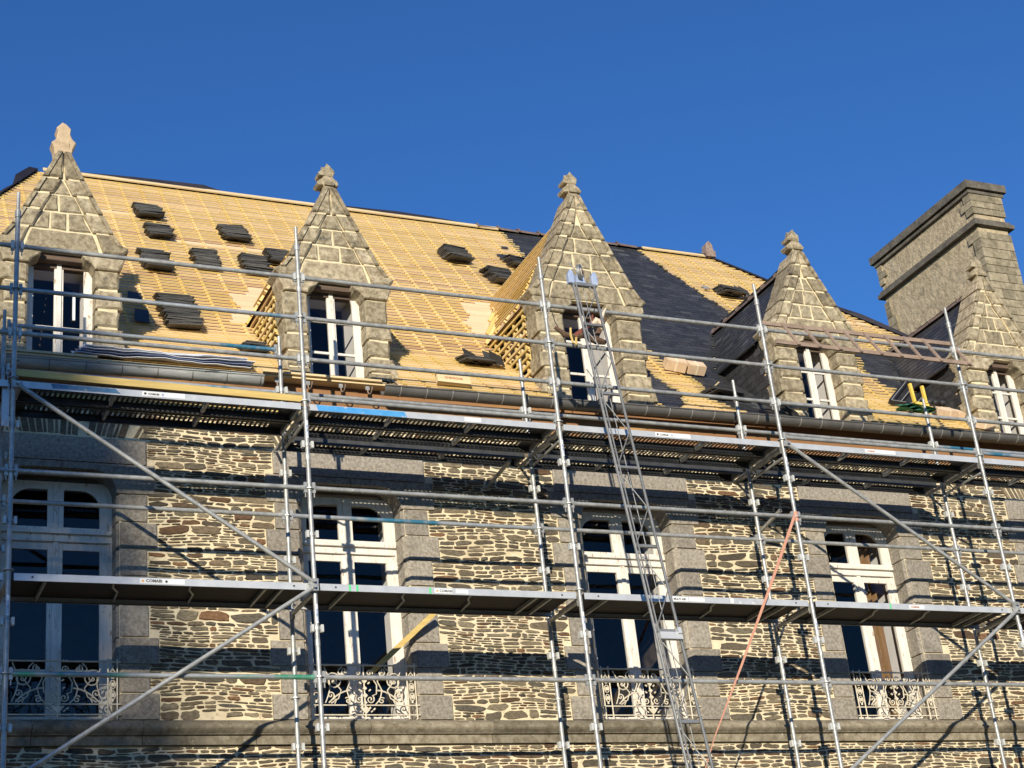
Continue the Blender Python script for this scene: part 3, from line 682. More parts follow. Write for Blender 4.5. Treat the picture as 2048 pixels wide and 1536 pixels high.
# ------------------------------------------------------------ dormers
FIN = [(-.075, 0), (-.070, .09), (-.145, .085), (-.165, .12), (-.160, .145), (-.085, .20), (-.060, .245), (-.120, .245), (-.130, .275), (-.125, .295), (-.055, .345), (-.030, .40), (-.008, .445), (.012, .42), (.045, .385), (.085, .345), (.095, .30), (.060, .25), (.075, .21), (.125, .17), (.145, .13), (.130, .095), (.070, .09), (.075, 0)]
for di, d in enumerate(DORM):
    cx, hw, zk, za, ow, zo = (d[k] for k in ('cx', 'hw', 'zk', 'za', 'ow', 'zo'))
    if di == 0: continue
    g_ = MB(); Y0, Y1 = WY-.005, WY+.31
    # backing mortar: jambs, head and gable
    for s in (-1, 1):
        a, b = sorted((cx+s*(ow+.045), cx+s*(hw-.105))); g_.box((a, Y0+.012, 2.66), (b, Y1-.01, zk-.15), 'dmortar', .5)
    g_.prism([(cx-hw+.06, zk-.15), (cx+hw-.06, zk-.15), (cx+hw-.06, zk+.02), (cx+.05, za-.1), (cx-.05, za-.1), (cx-hw+.06, zk+.02)], Y0+.012, Y1-.01, 'dmortar', .5) if False else None
    g_.prism([(cx-hw+.12, zk-.05), (cx+hw-.12, zk-.05), (cx+hw-.10, zk+.09), (cx+.03, za-.06), (cx-.03, za-.06), (cx-hw+.10, zk+.09)], Y0+.012, Y1-.01, 'dmortar', .5)
    # jamb blocks
    z = 2.70; i = 0
    while z < zk-.36:
        z2 = min(z+rnd.uniform(.20, .29), zk-.26)
        if zk-.26-z2 < .12: z2 = zk-.26
        for s in (-1, 1):
            wv = .0 if (i+(s > 0)) % 2 else -.035
            pl = [(ow+.015, z+.012), (hw-.055+wv+jit(.008), z+.012+jit(.006)), (hw-.055+wv+jit(.008), z2-.012+jit(.006)), (ow+.015, z2-.012)]
            pl = [(cx+s*x_, z_) for x_, z_ in pl]
            g_.rough(pl, Y0-.012+jit(.006), Y1+jit(.004), 'gstone', ch=.022)
        z = z2; i += 1
    # flared feet
    for s in (-1, 1):
        P = [(hw-.10, 2.72), (hw+.10, 2.72), (hw+.09, 2.98), (hw+.045, 3.08), (hw-.02, 3.18), (hw-.05, 3.34), (hw-.10, 3.36)]
        g_.prism([(cx+s*x_, z_) for x_, z_ in P], Y0-.018, Y1-.05, 'gstone', ch=.02)
    # capital blocks with the shouldered corbel
    for s in (-1, 1):
        P = [(ow-.13, zk-.06), (ow-.13, zk-.11), (ow-.10, zk-.15), (ow-.03, zk-.19), (ow+.01, zk-.255), (hw-.08, zk-.255), (hw-.06, zk-.19), (hw-.03, zk-.13), (hw-.03, zk-.06)]
        g_.prism([(cx+s*x_, z_) for x_, z_ in P], Y0-.035, Y1-.02, 'gstone', ch=.014)
    g_.box((cx-ow+.11, Y0+.10, zk-.13), (cx+ow-.11, Y1-.02, zk-.055), 'beam'); g_.box((cx-ow, Y0+.205, zk-.18), (cx+ow, Y1-.02, zk-.131), 'beam')
    # gable courses
    def rk(z_): return (hw-.10)*(za-z_)/(za-zk-.02)          # half width of the gable at height z
    zs = [zk-.05]; hs = (.26, .235, .23, .22, .21, .20, .2, .2)
    for h_ in hs:
        if zs[-1]+h_ > za-.22: break
        zs.append(zs[-1]+h_*rnd.uniform(.93, 1.07))
    zs.append(za-.03)
    cw = .175
    for j in range(len(zs)-1):
        z0, z1 = zs[j]+.010, zs[j+1]-.010
        h0, h1 = rk(max(z0, zk+.04)), max(rk(z1), .03)
        if j == 0: cuts = [-1, 1]
        elif j == len(zs)-2: cuts = [-1, 1]
        elif h0 < .33: cuts = [-1, 1] if rnd.random() < .5 else [-1, jit(.3), 1]
        else: cuts = [-1, -.35+jit(.12) if j % 2 else -.05+jit(.2), 1] if h0 < .45 else [-1, -.42+jit(.12), .30+jit(.15), 1]
        cw = .175+jit(.03)
        a0, a1 = max(h0-cw, .02), max(h1-cw, .01)
        if j == 0: a1 = h1-cw
        if a0 > .05:
            for ca, cb_ in zip(cuts[:-1], cuts[1:]):
                lo0 = -a0 if ca == -1 else ca*a0; hi0 = a0 if cb_ == 1 else cb_*a0
                lo1 = -a1 if ca == -1 else max(ca*a0, -a1+.02); hi1 = a1 if cb_ == 1 else min(cb_*a0, a1-.02)
                P = [(cx+lo0+.012, z0), (cx+hi0-.012, z0), (cx+hi1-.010, z1), (cx+lo1+.010, z1)]
                if hi1-lo1 < .06: P = P[:2]+[(cx+(lo1+hi1)/2, z1)]
                g_.rough(P, Y0-.004+jit(.008), Y0+.05, 'gstone', ch=.014)
        # coping stones both sides
        for s in (-1, 1):
            k0, k1 = h0+.045, h1+.045
            if j == 0:
                P = [(h0-cw+.02, z0), (hw-.05, z0), (hw+.02, zk+.015), (hw+.012, zk+.045), (hw-.045, zk+.07), (k1, z1), (h1-cw+.02, z1)]
            else: P = [(max(h0-cw+.006, .004), z0), (k0, z0), (k1, z1), (max(h1-cw+.006, .004), z1)]
            P = [(cx+s*x_, z_) for x_, z_ in P]
            g_.rough(P, Y0-.030+jit(.006), Y1+.03, 'gstone', ch=.018, j=.005)
            # raised roll along the outer edge
            o0, o1 = (hw-.045 if j == 0 else k0), k1
            zz0 = zk+.06 if j == 0 else z0
            Q = [(o0-.062, zz0), (o0-.006, zz0), (o1-.006, z1), (o1-.062, z1)]
            g_.prism([(cx+s*x_, z_) for x_, z_ in Q], Y0-.052, Y0-.02, 'gstone', ch=.012)
    # pointing of the coping joints
    for s in (-1, 1):
        Q = [(hw-.09, zk+.06), (rk(zk+.06)-.16, zk+.06), (.01, za-.30), (.01, za-.07), (.025, za-.07)]
        g_.prism([(cx+s*x_, z_) for x_, z_ in Q], Y0-.014, Y1+.012, 'dmortar', .5)
    # finial
    do = tag(g_.build('dormer', house), None)
    f_ = MB(); fm = 'finial' if di == 1 else 'gstone'; k_ = .93 if di != 1 else 1.0
    if di == 1:
        FP = [(-.10, 0), (-.11, .10), (-.135, .17), (-.09, .22), (-.07, .33), (-.08, .38), (-.02, .46), (.03, .44), (.085, .38), (.07, .30), (.10, .24), (.14, .19), (.11, .10), (.09, 0)]
    else: FP = FIN
    f_.prism([(cx+x_*k_+jit(.006), za-.07+z_*k_) for x_, z_ in FP], Y0-.0, Y0+.17, fm, .6, ch=.010)
    f_.prism([(Y0+.09+x_*.8, za-.071+z_*k_*.96) for x_, z_ in FP], cx-.062, cx+.062, fm, .6, axis='x')
    f_.build('finial', do)
    # window
    y = WY+.20; f = MB(); zb = 3.02; zt = zk-.10
    f.box((cx-ow-.02, y, zb-.03), (cx-ow+.045, y+.06, zt), 'white'); f.box((cx+ow-.045, y, zb-.03), (cx+ow+.02, y+.06, zt), 'white')
    for s in (-1, 1):
        R = .075 if di > 1 else .02
        P = [(0, zt), (ow-.046, zt), (ow-.046, zt-.30), (ow-.078, zt-.30)] + [(ow-.078-R+R*cos(t), zt-.055-R+R*sin(t)) for t in [pi/2*i/5 for i in range(6)]] + [(.05, zt-.055), (.05, zt-.30), (0, zt-.30)]
        if s > 0 or True: f.prism([(cx+s*x_, z_) for x_, z_ in P], y+.008, y+.045, 'white')
        a, b = sorted((cx+s*(ow-.078), cx+s*(ow-.046))); f.box((a, y+.008, zb+.0), (b, y+.045, zt-.301), 'white')
        a, b = sorted((cx+s*.0, cx+s*.05)); f.box((a, y+.008, zb+.0), (b, y+.045, zt-.301), 'white')
        a, b = sorted((cx+s*.0505, cx+s*(ow-.0785)))
        for q in ((.36, .68) if di > 1 else (.36,)): f.box((a, y+.014, zb+(zt-zb)*q), (b, y+.04, zb+(zt-zb)*q+.03), 'white')
        f.box((a, y+.010, zb), (b, y+.043, zb+.09), 'white')
    f.box((cx-.026, y-.012, zb), (cx+.026, y+.007, zt-.01), 'white')
    if di == 1: f.box((cx+.155, y-.006, 3.62), (cx+.185, y+.012, 3.92), 'stick')
    f.build('dormer_window', do)
    p = MB()
    for s in (-1, 1):
        a, b = sorted((cx+s*.045, cx+s*(ow-.075))); j1, j2 = jit(.004), jit(.004)
        p.add([(a, y+.028+j1, zb+.05), (b, y+.028-j1, zb+.05), (b, y+.028-j1+j2, zt-.03), (a, y+.028+j1+j2, zt-.03)], [(0,1,2,3)], 'glass')
    p.build('pane', do)
    rv = MB()
    for s in (-1, 1):
        a = cx+s*(ow+.0); b = cx+s*(ow-.04)
        rv.add([(a, y+.065, 2.95), (b, y+.50, 2.95), (b, y+.50, zt+.1), (a, y+.065, zt+.1)], [(0,1,2,3)], 'wallin')
    rv.add([(cx-ow, y+.065, zt), (cx+ow, y+.065, zt), (cx+ow+.01, y+.50, zt+.02), (cx-ow-.01, y+.50, zt+.02)], [(0,1,2,3)], 'wallin')
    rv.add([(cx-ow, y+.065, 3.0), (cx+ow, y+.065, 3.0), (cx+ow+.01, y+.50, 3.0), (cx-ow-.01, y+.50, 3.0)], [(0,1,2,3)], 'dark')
    rv.build('reveal', do)
    ex = MB()
    ex.box((cx-ow, WY-.06, 2.965), (cx+ow, WY+.20, 2.992), 'granite', .8); ex.build('dormer_sill', do)
    # dormer roof and cheeks
    zR, zE, ce = d['zR'], d['zE'], d['ce']
    ys = WY+.34
    yRr = yr_(zR); yEe = yr_(zE)
    for s in (-1, 1):
        xe = cx+s*(hw-.01); r_ = MB()
        r_.add([(xe, ys, zE), (xe, yEe, zE), (cx, yRr, zR), (cx, ys, zR)], [(0,1,2,3)], 'deck', .5)
        sl_len = hypot(hw-.01, zR-zE); U = Vector((0, -1, 0)) if s < 0 else Vector((0, 1, 0))
        V = Vector((cx-xe, 0, zR-zE)).normalized(); N = Vector((s*(zR-zE), 0, hw-.01)).normalized()
        def lim(v): return yr_(zE+(zR-zE)*v/sl_len)
        if d['kind'] == 'slate':
            def ins(u, v, s=s, lim=lim): yy = -u if s < 0 else u; return ys-.02 < yy < lim(min(max(v, 0), sl_len))+.06 and -.03 < v < sl_len
            slates_on(r_, (xe, 0, zE), U, V, N, -5 if s < 0 else 1, -1 if s < 0 else 5, -.03, sl_len-.04, ins, w=.18, e=.10)
        else:
            v = .05
            while v < sl_len-.03:
                c0 = Vector((xe, 0, zE))+V*v+N*.049; yl = lim(v)
                yl -= .55*(1-v/sl_len)+jit(.10) if v < sl_len*.75 else 0        # lower ends stop short of the valley: bare boards
                if yl > ys+.05: r_.obox((c0.x, (ys+yl)/2, c0.z), (0,1,0), V, N, (yl-ys)/2, .0135, .0095, 'batten')
                v += .118
            yy = ys+.15
            while yy < yRr:
                v0 = 0 if yy < yEe else (zr(yy)-zE)/(zR-zE)*sl_len
                if sl_len-v0 > .1:
                    c0 = Vector((xe, yy, zE))+V*((v0+sl_len)/2)+N*.020; r_.obox(c0, (0,1,0), V, N, .02, (sl_len-v0)/2-.01, .0185, 'batten')
                yy += .32
        r_.build('dormer_roof_slope', do)
    r_ = MB()
    if d['kind'] == 'slate':
        yy = ys
        while yy < yRr-.05:
            r_.path([(cx-.10*cos(pi*i/6), yy+.17, zR-.02+.085*sin(pi*i/6)) for i in range(7)], .012, 'terracotta', 5)
            vs = [(cx-.095*cos(pi*i/6), yy, zR-.03+.085*sin(pi*i/6)) for i in range(7)]+[(cx-.095*cos(pi*i/6), min(yy+.36, yRr), zR-.03+.085*sin(pi*i/6)) for i in range(7)]
            r_.add(vs, [(i, i+1, i+8, i+7) for i in range(6)], 'terracotta'); yy += .36
    if r_.v: r_.build('dormer_ridge', do)
    for s in (-1, 1):
        c_ = MB()
        xc = cx+s*ce; xo = cx+s*(ce+.012)
        pts = [(ys-.02, zr(ys)-.02), (yEe, zE), (ys-.02, zE)]
        if d['kind'] == 'slate':
            c_.add([(xc, a, b) for a, b in [(ys-.02, 2.9), (ys, zr(ys)), (YB, ZB if YB < yEe else zE), (yEe, zE), (ys-.02, zE)]], [(0,1,2,3,4)], 'deck', .5)
            def ins(u, v, s=s): yy = -u if s < 0 else u; zz = 2.9+v; return ys-.04 < yy and zz < zE and zz > zr(yy)-.05
            slates_on(c_, (xc, 0, 2.9), (0, -1 if s < 0 else 1, 0), (0,0,1), (s,0,0), -4 if s < 0 else 1, -1 if s < 0 else 4, 0, zE-2.9, ins, w=.16, e=.10)
            c_.obox((cx+s*(hw+.02), (ys+yEe)/2, zE-.02), (0,1,0), (0,0,1), (1,0,0), (yEe-ys)/2, .014, .012, 'darkmetal')
        else:
            z = 3.35
            zz0 = 3.0
            while zz0 < zE-.02:
                yl = yr_(zz0)-.01
                if yl-ys > .04: c_.box((min(xo, xo+s*.022), ys-.03, zz0), (max(xo, xo+s*.022), yl, zz0+.032), 'batten')
                zz0 += .112
            yy = ys+.06; q = 0
            while yy < yEe-.05:
                za_ = zr(yy); a, b = sorted((xc-s*.05, xo-s*.002))
                c_.box((a, yy, za_-.03), (b, yy+.04, zE), 'batten'); yy += .30
            # tabs: short blocks fixed between the battens
            yy = ys+.18
            while yy < yEe-.2:
                zz = zr(yy)+.12
                while zz < zE-.15:
                    a, b = sorted((xo-s*.03, xo+s*.004)); c_.box((a, yy, zz+.04), (b, yy+.035, zz+.09), 'palewood'); zz += .224
                yy += .30
            c_.box((min(xc-s*.03, xo), ys-.03, zE-.0), (max(xc-s*.03, xo), yEe, zE+.05), 'batten')
        c_.build('dormer_cheek', do)
    # black sheets standing in for the attic darkness behind the open cheeks
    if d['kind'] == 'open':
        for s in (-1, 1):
            a_ = MB(); xq = cx+s*(ce-.10); a_.add([(xq, ys, 2.7), (xq, yr_(2.96), 2.96), (xq, YB, ZB), (xq, yEe, zE), (xq, ys, zE)], [(0,1,2,3,4)], 'membrane', .5); a_.build('cheek_shade_sheet', do)
# attic floor / knee boards closing the view through the dormer windows
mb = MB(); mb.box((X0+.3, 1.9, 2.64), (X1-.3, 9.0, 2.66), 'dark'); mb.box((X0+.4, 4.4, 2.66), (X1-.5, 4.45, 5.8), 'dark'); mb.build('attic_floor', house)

# ------------------------------------------------------------ chimney
ch = MB(); cx0, cx1, cy0, cy1 = 17.0, 17.72, 4.16, 7.00
ch.box((cx0+.02, cy0+.02, 2.6), (cx1-.02, cy1-.02, 9.3), 'plaster')
ch.box((cx0-.09, cy0-.08, 9.27), (cx1+.09, cy1+.08, 9.42), 'chimcap'); ch.box((cx0-.04, cy0-.03, 9.19), (cx1+.04, cy1+.03, 9.248), 'chimcap')
ch.box((cx0-.08, cy0-.07, 8.52), (cx1+.08, cy1+.07, 8.60), 'chimcap'); ch.box((cx0-.04, cy0-.03, 8.604), (cx1+.04, cy1+.03, 8.66), 'chimcap')
z = 4.0
while z < 9.17:
    h_ = rnd.uniform(.13, .2); z2 = min(z+h_, 9.19)
    if not (z2 > 8.48 and z < 8.67):
        # front face fully coursed, wrapping the corners
        a = cx0-.004; first = True
        while a < cx1:
            b = min(a+rnd.uniform(.16, .34), cx1+.004)
            if cx1-b < .1: b = cx1+.004
            yw = cy0+.03 if not first else cy0+rnd.choice((.18, .30))
            ch.box((a+.004 if a > cx0 else a-.012, cy0-.012+jit(.004), z+.006), (b-.004, yw, z2-.006), 'chimstone'); first = False
            a = b
        ch.box((cx0-.012+jit(.004), cy1-rnd.choice((.14, .24)), z+.006), (cx0+.05, cy1+.008, z2-.006), 'chimstone')
    z = z2
tag(ch.build('chimney', house), 'tall rendered chimney stack with stone corners and two dark bands')

# ------------------------------------------------------------ scaffold
B = 3.0; W = .81
sca = empty('scaffold', (6, .4, GZ), 'galvanised tube scaffold with two working decks in front of the stone facade', 'scaffold')
def node_head(t, x, y, z, dirs):
    for dx, dy in dirs:
        t.box((x+dx*.035-.012-abs(dy)*.0, y+dy*.035-.012, z-.045), (x+dx*.035+.012, y+dy*.035+.012, z+.055), 'galv')
def standard(x, y, top, tall=True):
    t = MB(); t.tube((x, y, GZ+.05), (x, y, top-.22), .0242, 'galv', 12); t.tube((x, y, top-.22), (x, y, top), .019, 'galv', 10)
    t.tube((x, y, top-.30), (x, y, top-.22), .031, 'galv', 12)
    t.box((x-.075, y-.075, GZ), (x+.075, y+.075, GZ+.008), 'galv')
    z = GZ+.35+.0
    z = -6.47
    while z < top-.35:
        if round((z+6.47)/.5) % 2 == 0:
            for dx in (-.050, .050): t.box((x+dx-.014, y-.030, z-.040), (x+dx+.014, y+.020, z+.034), 'cup')
            t.box((x-.052, y-.012, z-.010), (x+.052, y+.012, z+.006), 'galv')
        else: t.tube((x, y, z-.005), (x, y, z+.005), .050, 'galv', 8)
        t.tube((x, y, z-.02), (x, y, z+.02), .029, 'galv', 10)
        z += .5
    for zj in (-4.3, -.62, 1.38, 3.38):
        if zj < top-.4: t.tube((x, y, zj-.03), (x, y, zj+.03), .0275, 'galv', 10)
    return t.build('standard', sca, 'auto')
XS = [-3, 0, 3, 6, 9, 12, 15]
def post_sticker(o_, x, y, z):
    s_ = MB(); n_ = 5; hh = .20
    ring = [(x+.0258*sin(-.6+1.2*i/n_), y-.0258*cos(-.6+1.2*i/n_)) for i in range(n_+1)]
    s_.add([(a, b, z) for a, b in ring]+[(a, b, z+hh) for a, b in ring], [(i, i+1, n_+2+i, n_+1+i) for i in range(n_)], 'stick')
    text_faces(s_, 'COMABI', .034, (x+.011, y-.0272, z+.02), (0,0,1), (-1,0,0), 'hoistblue'); s_.build('sticker', o_)
for x in XS:
    f_ = standard(x, 0, 4.17); standard(x, W, 3.20)
    if 0 <= x <= 12:
        for zz in ((-.42,) if x in (0, 12) else (1.60, -.42)): post_sticker(f_, x, 0, zz)
def rail(x0, x1, y, z, m='galv', name='guardrail', dz=0):
    t = MB(); t.tube((x0+.055, y, z), (x1-.055, y, z+dz), .0242, m, 12)
    for s, xx in ((1, x0), (-1, x1)):
        t.tube((xx+s*.055, y, z), (xx+s*.10, y, z), .030, m, 10, rad2=.0245)
        t.box((min(xx+s*.028, xx+s*.062), y-.014, z-.055), (max(xx+s*.028, xx+s*.062), y+.014, z+.06), 'galv')
        t.obox((xx+s*.047, y, z-.02), (1,0,0), (0,0,1), (0,1,0), .005, .085, .008, 'zincpale')
    return t.build(name, sca, 'auto')
for i, x in enumerate(XS[:-1]):
    for z in (3.53, 3.03, 2.53, 1.04, -.97, -2.97, -4.97):
        m = 'galv'
        if (x, z) == (0, -.97): m = 'galvgreen'
        if (x, z) in ((0, 3.03),): m = 'galvblue'
        rail(x, x+3, 0, z, m)
    for z in (2.50, 1.04, -.03-.5 if False else -2.97):
        m = 'galvblue' if (x, z) in ((3, 1.04), (0, 2.50), (12, 2.50)) else 'galv'
        rail(x, x+3, W, z, m)
    if x == 0: rail(x, x+3, W, 3.03, 'galvblue')
for x in (3, 9, 12): rail(x, x+3, 0, 2.07, 'galvblue' if x == 12 else 'galv')
def brace(p, q):
    t = MB(); t.tube(p, q, .0225, 'galv', 12)
    for c in (p, q):
        t.obox(c, (1,0,0), (0,0,1), (0,1,0), .05, .035, .012, 'galv'); t.tube((c[0], c[1]-.05, c[2]), (c[0], c[1]+.03, c[2]), .016, 'galv', 6)
    t.build('brace', sca, 'auto')
brace((.03, -.055, 1.94), (2.97, -.055, .0)); brace((2.97, -.06, -.06), (.03, -.06, -1.98)); brace((9.03, -.055, 1.96), (11.97, -.055, .02)); brace((11.97, -.06, -.05), (9.03, -.06, -2.0))
brace((.03, -.055, -2.06), (2.97, -.055, -4.0)); brace((9.03, -.055, -2.06), (11.97, -.055, -4.0))
for x in XS:                                              # transoms and inner brackets
    for z in (1.93, -.08, -2.97, -4.97):
        t = MB(); t.tube((x, .05, z), (x, W-.05, z), .024, 'galv', 10); t.tube((x, .05, z-.12), (x, W-.05, z-.12), .016, 'galv', 8) if z > 0 else None
        for dy, yy in ((1, 0), (-1, W)): t.box((x-.014, min(yy+dy*.028, yy+dy*.062), z-.055), (x+.014, max(yy+dy*.028, yy+dy*.062), z+.06), 'galv')
        if z > 0:
            for q in (.2, .4, .6): t.tube((x, q, z-.12), (x, q+.1, z), .009, 'galv', 6)
        t.build('transom', sca, 'auto')
    if x >= 3:
        t = MB(); t.tube((x, W+.03, 1.93), (x, 1.16, 1.93), .022, 'galv', 10); t.tube((x, W+.03, 1.60), (x, 1.10, 1.90), .016, 'galv', 8); t.build('bracket', sca, 'auto')
# steel planks with slotted decks
def steel_plank(x0, x1, y0, y1, z, m_edge='alu', slots=True, name='platform', ply=False):
    t = MB(); a, b = x0+.05, x1-.05; zt = z
    t.box((a, y0, z-.072), (b, y0+.004, z), m_edge); t.box((a, y1-.004, z-.072), (b, y1, z), 'steeldark' if not ply else 'alu')
    t.box((a, y0+.0045, z-.072), (b, y0+.025, z-.068), 'steeldark'); t.box((a, y1-.025, z-.072), (b, y1-.0045, z-.068), 'steeldark')
    if ply:
        t.box((a, y0+.005, z-.016), (b, y1-.005, z-.004), 'ply')
        for q in (.30, 1.0, 1.75, 2.45, 2.62):
            xx = a+(b-a)*q/2.9; zz = z-.045
            if q in (1.0, 1.75): t.path([(xx-.06, y0+.03, zz), (xx-.04, y0+.2, zz), (xx+.03, y0+(y1-y0)*.5, zz), (xx+.05, y1-.03, zz)], .012, 'galv', 5)
            else: t.box((xx-.012, y0+.03, zz-.02), (xx+.012, y1-.03, zz+.02), 'galv')
    else:
        p = .052; n_ = int((b-a-.3)/p); t.box((a, y0+.004, z-.003), (a+.15, y1-.004, z), 'steeldark')
        bands = [(y0+.004, y0+.040), (y0+.1265, y0+.148), (y1-.148, y1-.1265), (y1-.040, y1-.004)]
        for (u, v) in bands: t.box((a+.15, u, z-.003), (b-.10, v, z), 'steeldark')
        t.box((a+.15+n_*p, y0+.0045, z-.0035), (b, y1-.0045, z-.0005), 'steeldark')
        for i in range(n_):
            xx = a+.15+i*p
            for (u, v) in ((y0+.0402, y0+.1263), (y0+.1482, y1-.1482) if (y1-y0) > .31 else (0, 0), (y1-.1263, y1-.0402)):
                if v > u: t.add([(xx+.024, u, z-.0015), (xx+p, u, z-.0015), (xx+p, v, z-.0015), (xx+.024, v, z-.0015)], [(0,1,2,3)], 'steeldark')
        for q in (.33, .66):
            xx = a+(b-a)*q; t.box((xx-.015, y0+.026, z-.060), (xx+.015, y1-.026, z-.010), 'galv')
        t.box((a, y0+.026, z-.065), (a+.03, y1-.026, z-.006), 'galv'); t.box((b-.03, y0+.026, z-.065), (b, y1-.026, z-.006), 'galv')
    return t.build(name, sca)
def sticker(pf, x0, x1, z0, z1, y, parts_):
    s_ = MB()
    s_.add([(x0, y, z0), (x1, y, z0), (x1, y, z1), (x0, y, z1)], [(0,1,2,3)], 'stick')
    for (kind_, u, txt, m_, hh) in parts_:
        if kind_ == 'text': text_faces(s_, txt, hh, (x0+u, y-.0015, z0+(z1-z0)*.28), (1,0,0), (0,0,1), m_)
        elif kind_ == 'logo': 
            c = (x0+u, z0+(z1-z0)*.5); s_.prism([(c[0]+.014*cos(t+.5), c[1]+.014*sin(t+.5)) for t in [pi/3*i for i in range(6)]], y-.0015, y-.0005, m_)
        elif kind_ == 'box': s_.add([(x0+u, y-.001, z0), (x0+u+.008, y-.001, z0), (x0+u+.008, y-.001, z1), (x0+u, y-.001, z1)], [(0,1,2,3)], m_)
    return s_.build('sticker', pf)
for x in XS[:-1]:
    z = 2.0
    p1 = steel_plank(x, x+3, -.01, .335, z, 'alu'); p2 = steel_plank(x, x+3, .36, .70, z, 'steeldark')
    if x >= 3: 
        if x < 12: steel_plank(x, x+3, .86, 1.12, z, 'steeldark')
    if x == 0:
        q = MB(); q.add([(.38, -.0125, 1.945), (1.05, -.0125, 1.945), (1.0, -.0125, 1.995), (.36, -.0125, 1.995)], [(0,1,2,3)], 'blueshaded'); q.build('paint_patch', p1)
        sticker(p1, 1.27, 1.71, 1.942, 1.996, -.013, [('logo', .03, '', 'ink', 0), ('text', .06, 'COMABI', 'ink', .030), ('logo', .21, '', 'hoistblue', 0)])
    if x == 3:
        q = MB(); q.add([(3.14, -.0125, 1.93), (4.15, -.0125, 1.93), (4.12, -.0125, 1.995), (3.12, -.0125, 1.995)], [(0,1,2,3)], 'bluefascia'); q.build('paint_patch', p1)
        sticker(p1, 4.83, 5.03, 1.94, 1.99, -.013, [])
    if x == 6: sticker(p1, 7.24, 7.71, 1.942, 1.996, -.013, [('logo', .03, '', 'ink', 0), ('text', .06, 'COMABI', 'ink', .030), ('logo', .22, '', 'hoistblue', 0)])
    if x == 9: sticker(p1, 10.2, 10.66, 1.945, 1.993, -.013, [('text', .03, 'COMABI', 'redink', .030)])
    lo = steel_plank(x, x+3, -.01, .655, .0, 'alu', ply=True)
    if x == 0: sticker(lo, 1.23, 1.67, -.062, -.010, -.013, [('logo', .03, '', 'orangeink', 0), ('text', .06, 'COMABI', 'ink', .042), ('logo', .26, '', 'ink', 0)])
    if x == 3:
        sticker(lo, 4.30, 4.50, -.062, -.010, -.013, [('logo', .03, '', 'orangeink', 0), ('text', .055, 'COMABI', 'zinc', .038)]); sticker(lo, 4.54, 4.68, -.058, -.014, -.013, [])
        for xx in (3.36, 3.44, 4.24):
            q = MB(); q.add([(xx, -.0125, -.07), (xx+.022, -.0125, -.07), (xx+.022, -.0125, -.002), (xx, -.0125, -.002)], [(0,1,2,3)], 'greentape'); q.build('paint_patch', lo)
    if x == 6: sticker(lo, 7.15, 7.35, -.062, -.010, -.013, [('text', .01, 'MULTI ABI', 'ink', .034)]); sticker(lo, 7.36, 7.56, -.060, -.012, -.013, []); sticker(lo, 7.90, 7.94, -.065, -.005, -.013, [])
    if x == 9:
        sticker(lo, 10.38, 10.60, -.062, -.014, -.013, [('text', .02, 'COMABI', 'redink', .034)])
        q = MB(); q.add([(10.10, -.0125, -.07), (10.12, -.0125, -.07), (10.12, -.0125, -.002), (10.10, -.0125, -.002)], [(0,1,2,3)], 'greentape'); q.build('paint_patch', lo)
    for xx in (x+.22, x+2.78):
        q = MB(); q.tube((xx, -.0125, -.035), (xx, -.011, -.035), .011, 'black', 8); q.build('bolt_hole', lo)
    for zz in (-2.9, -4.9): steel_plank(x, x+3, -.01, .655, zz, 'alu', ply=True)
# tie tube from the wall
t = MB(); t.tube((9.366, .80, 1.44), (9.366, 1.5, 1.31), .0242, 'galv', 12); t.tube((9.366, .798, 1.4402), (9.366, .80, 1.44), .018, 'black', 10); t.build('wall_tie', sca, 'auto')
t = MB(); t.tube((5.72, .80, 1.86), (5.72, 1.5, 1.80), .0242, 'galv', 10); t.build('wall_tie', sca, 'auto')
# toe board plate at far left
t = MB(); t.box((-.10, .03, 1.52), (-.03, .06, 1.98), 'alu'); tag(t.build('end_plate', sca), 'pale blue grey end plate')

# ------------------------------------------------------------ loose things
def thing(mb_, name, label, cat, base, group=None, smooth=False):
    return tag(mb_.build(name, None, smooth, base), label, cat, group)
t = MB(); t.obox((1.53, .03, 2.085), (1,0,-.012), (0,1,0), (0,0,1), 1.53, .016, .038, 'yellowwood')
thing(t, 'wooden_plank', 'long yellow pine plank standing on edge along the upper scaffold deck at the left', 'plank', (1.5, .03, 2.04))
t = MB(); t.obox((1.6, .42, 2.03), (1,0,0), (0,1,0), (0,0,1), 1.2, .10, .018, 'yellowwood')
thing(t, 'wooden_board', 'flat yellow board lying on the upper deck behind the plank on edge', 'board', (1.6, .42, 2.01))
t = MB(); a = Vector((4.82, 1.30, .15)); b = Vector((4.02, 1.60, -.56)); c = (a+b)/2; U = (a-b).normalized(); V = U.cross(Vector((0,1,0))).normalized(); N = U.cross(V)
t.obox(c, U, V, N, (a-b).length/2, .03, .02, 'yellowwood')
thing(t, 'timber_offcut', 'yellow timber leaning out of the tall window over its iron guard', 'timber', tuple(b))
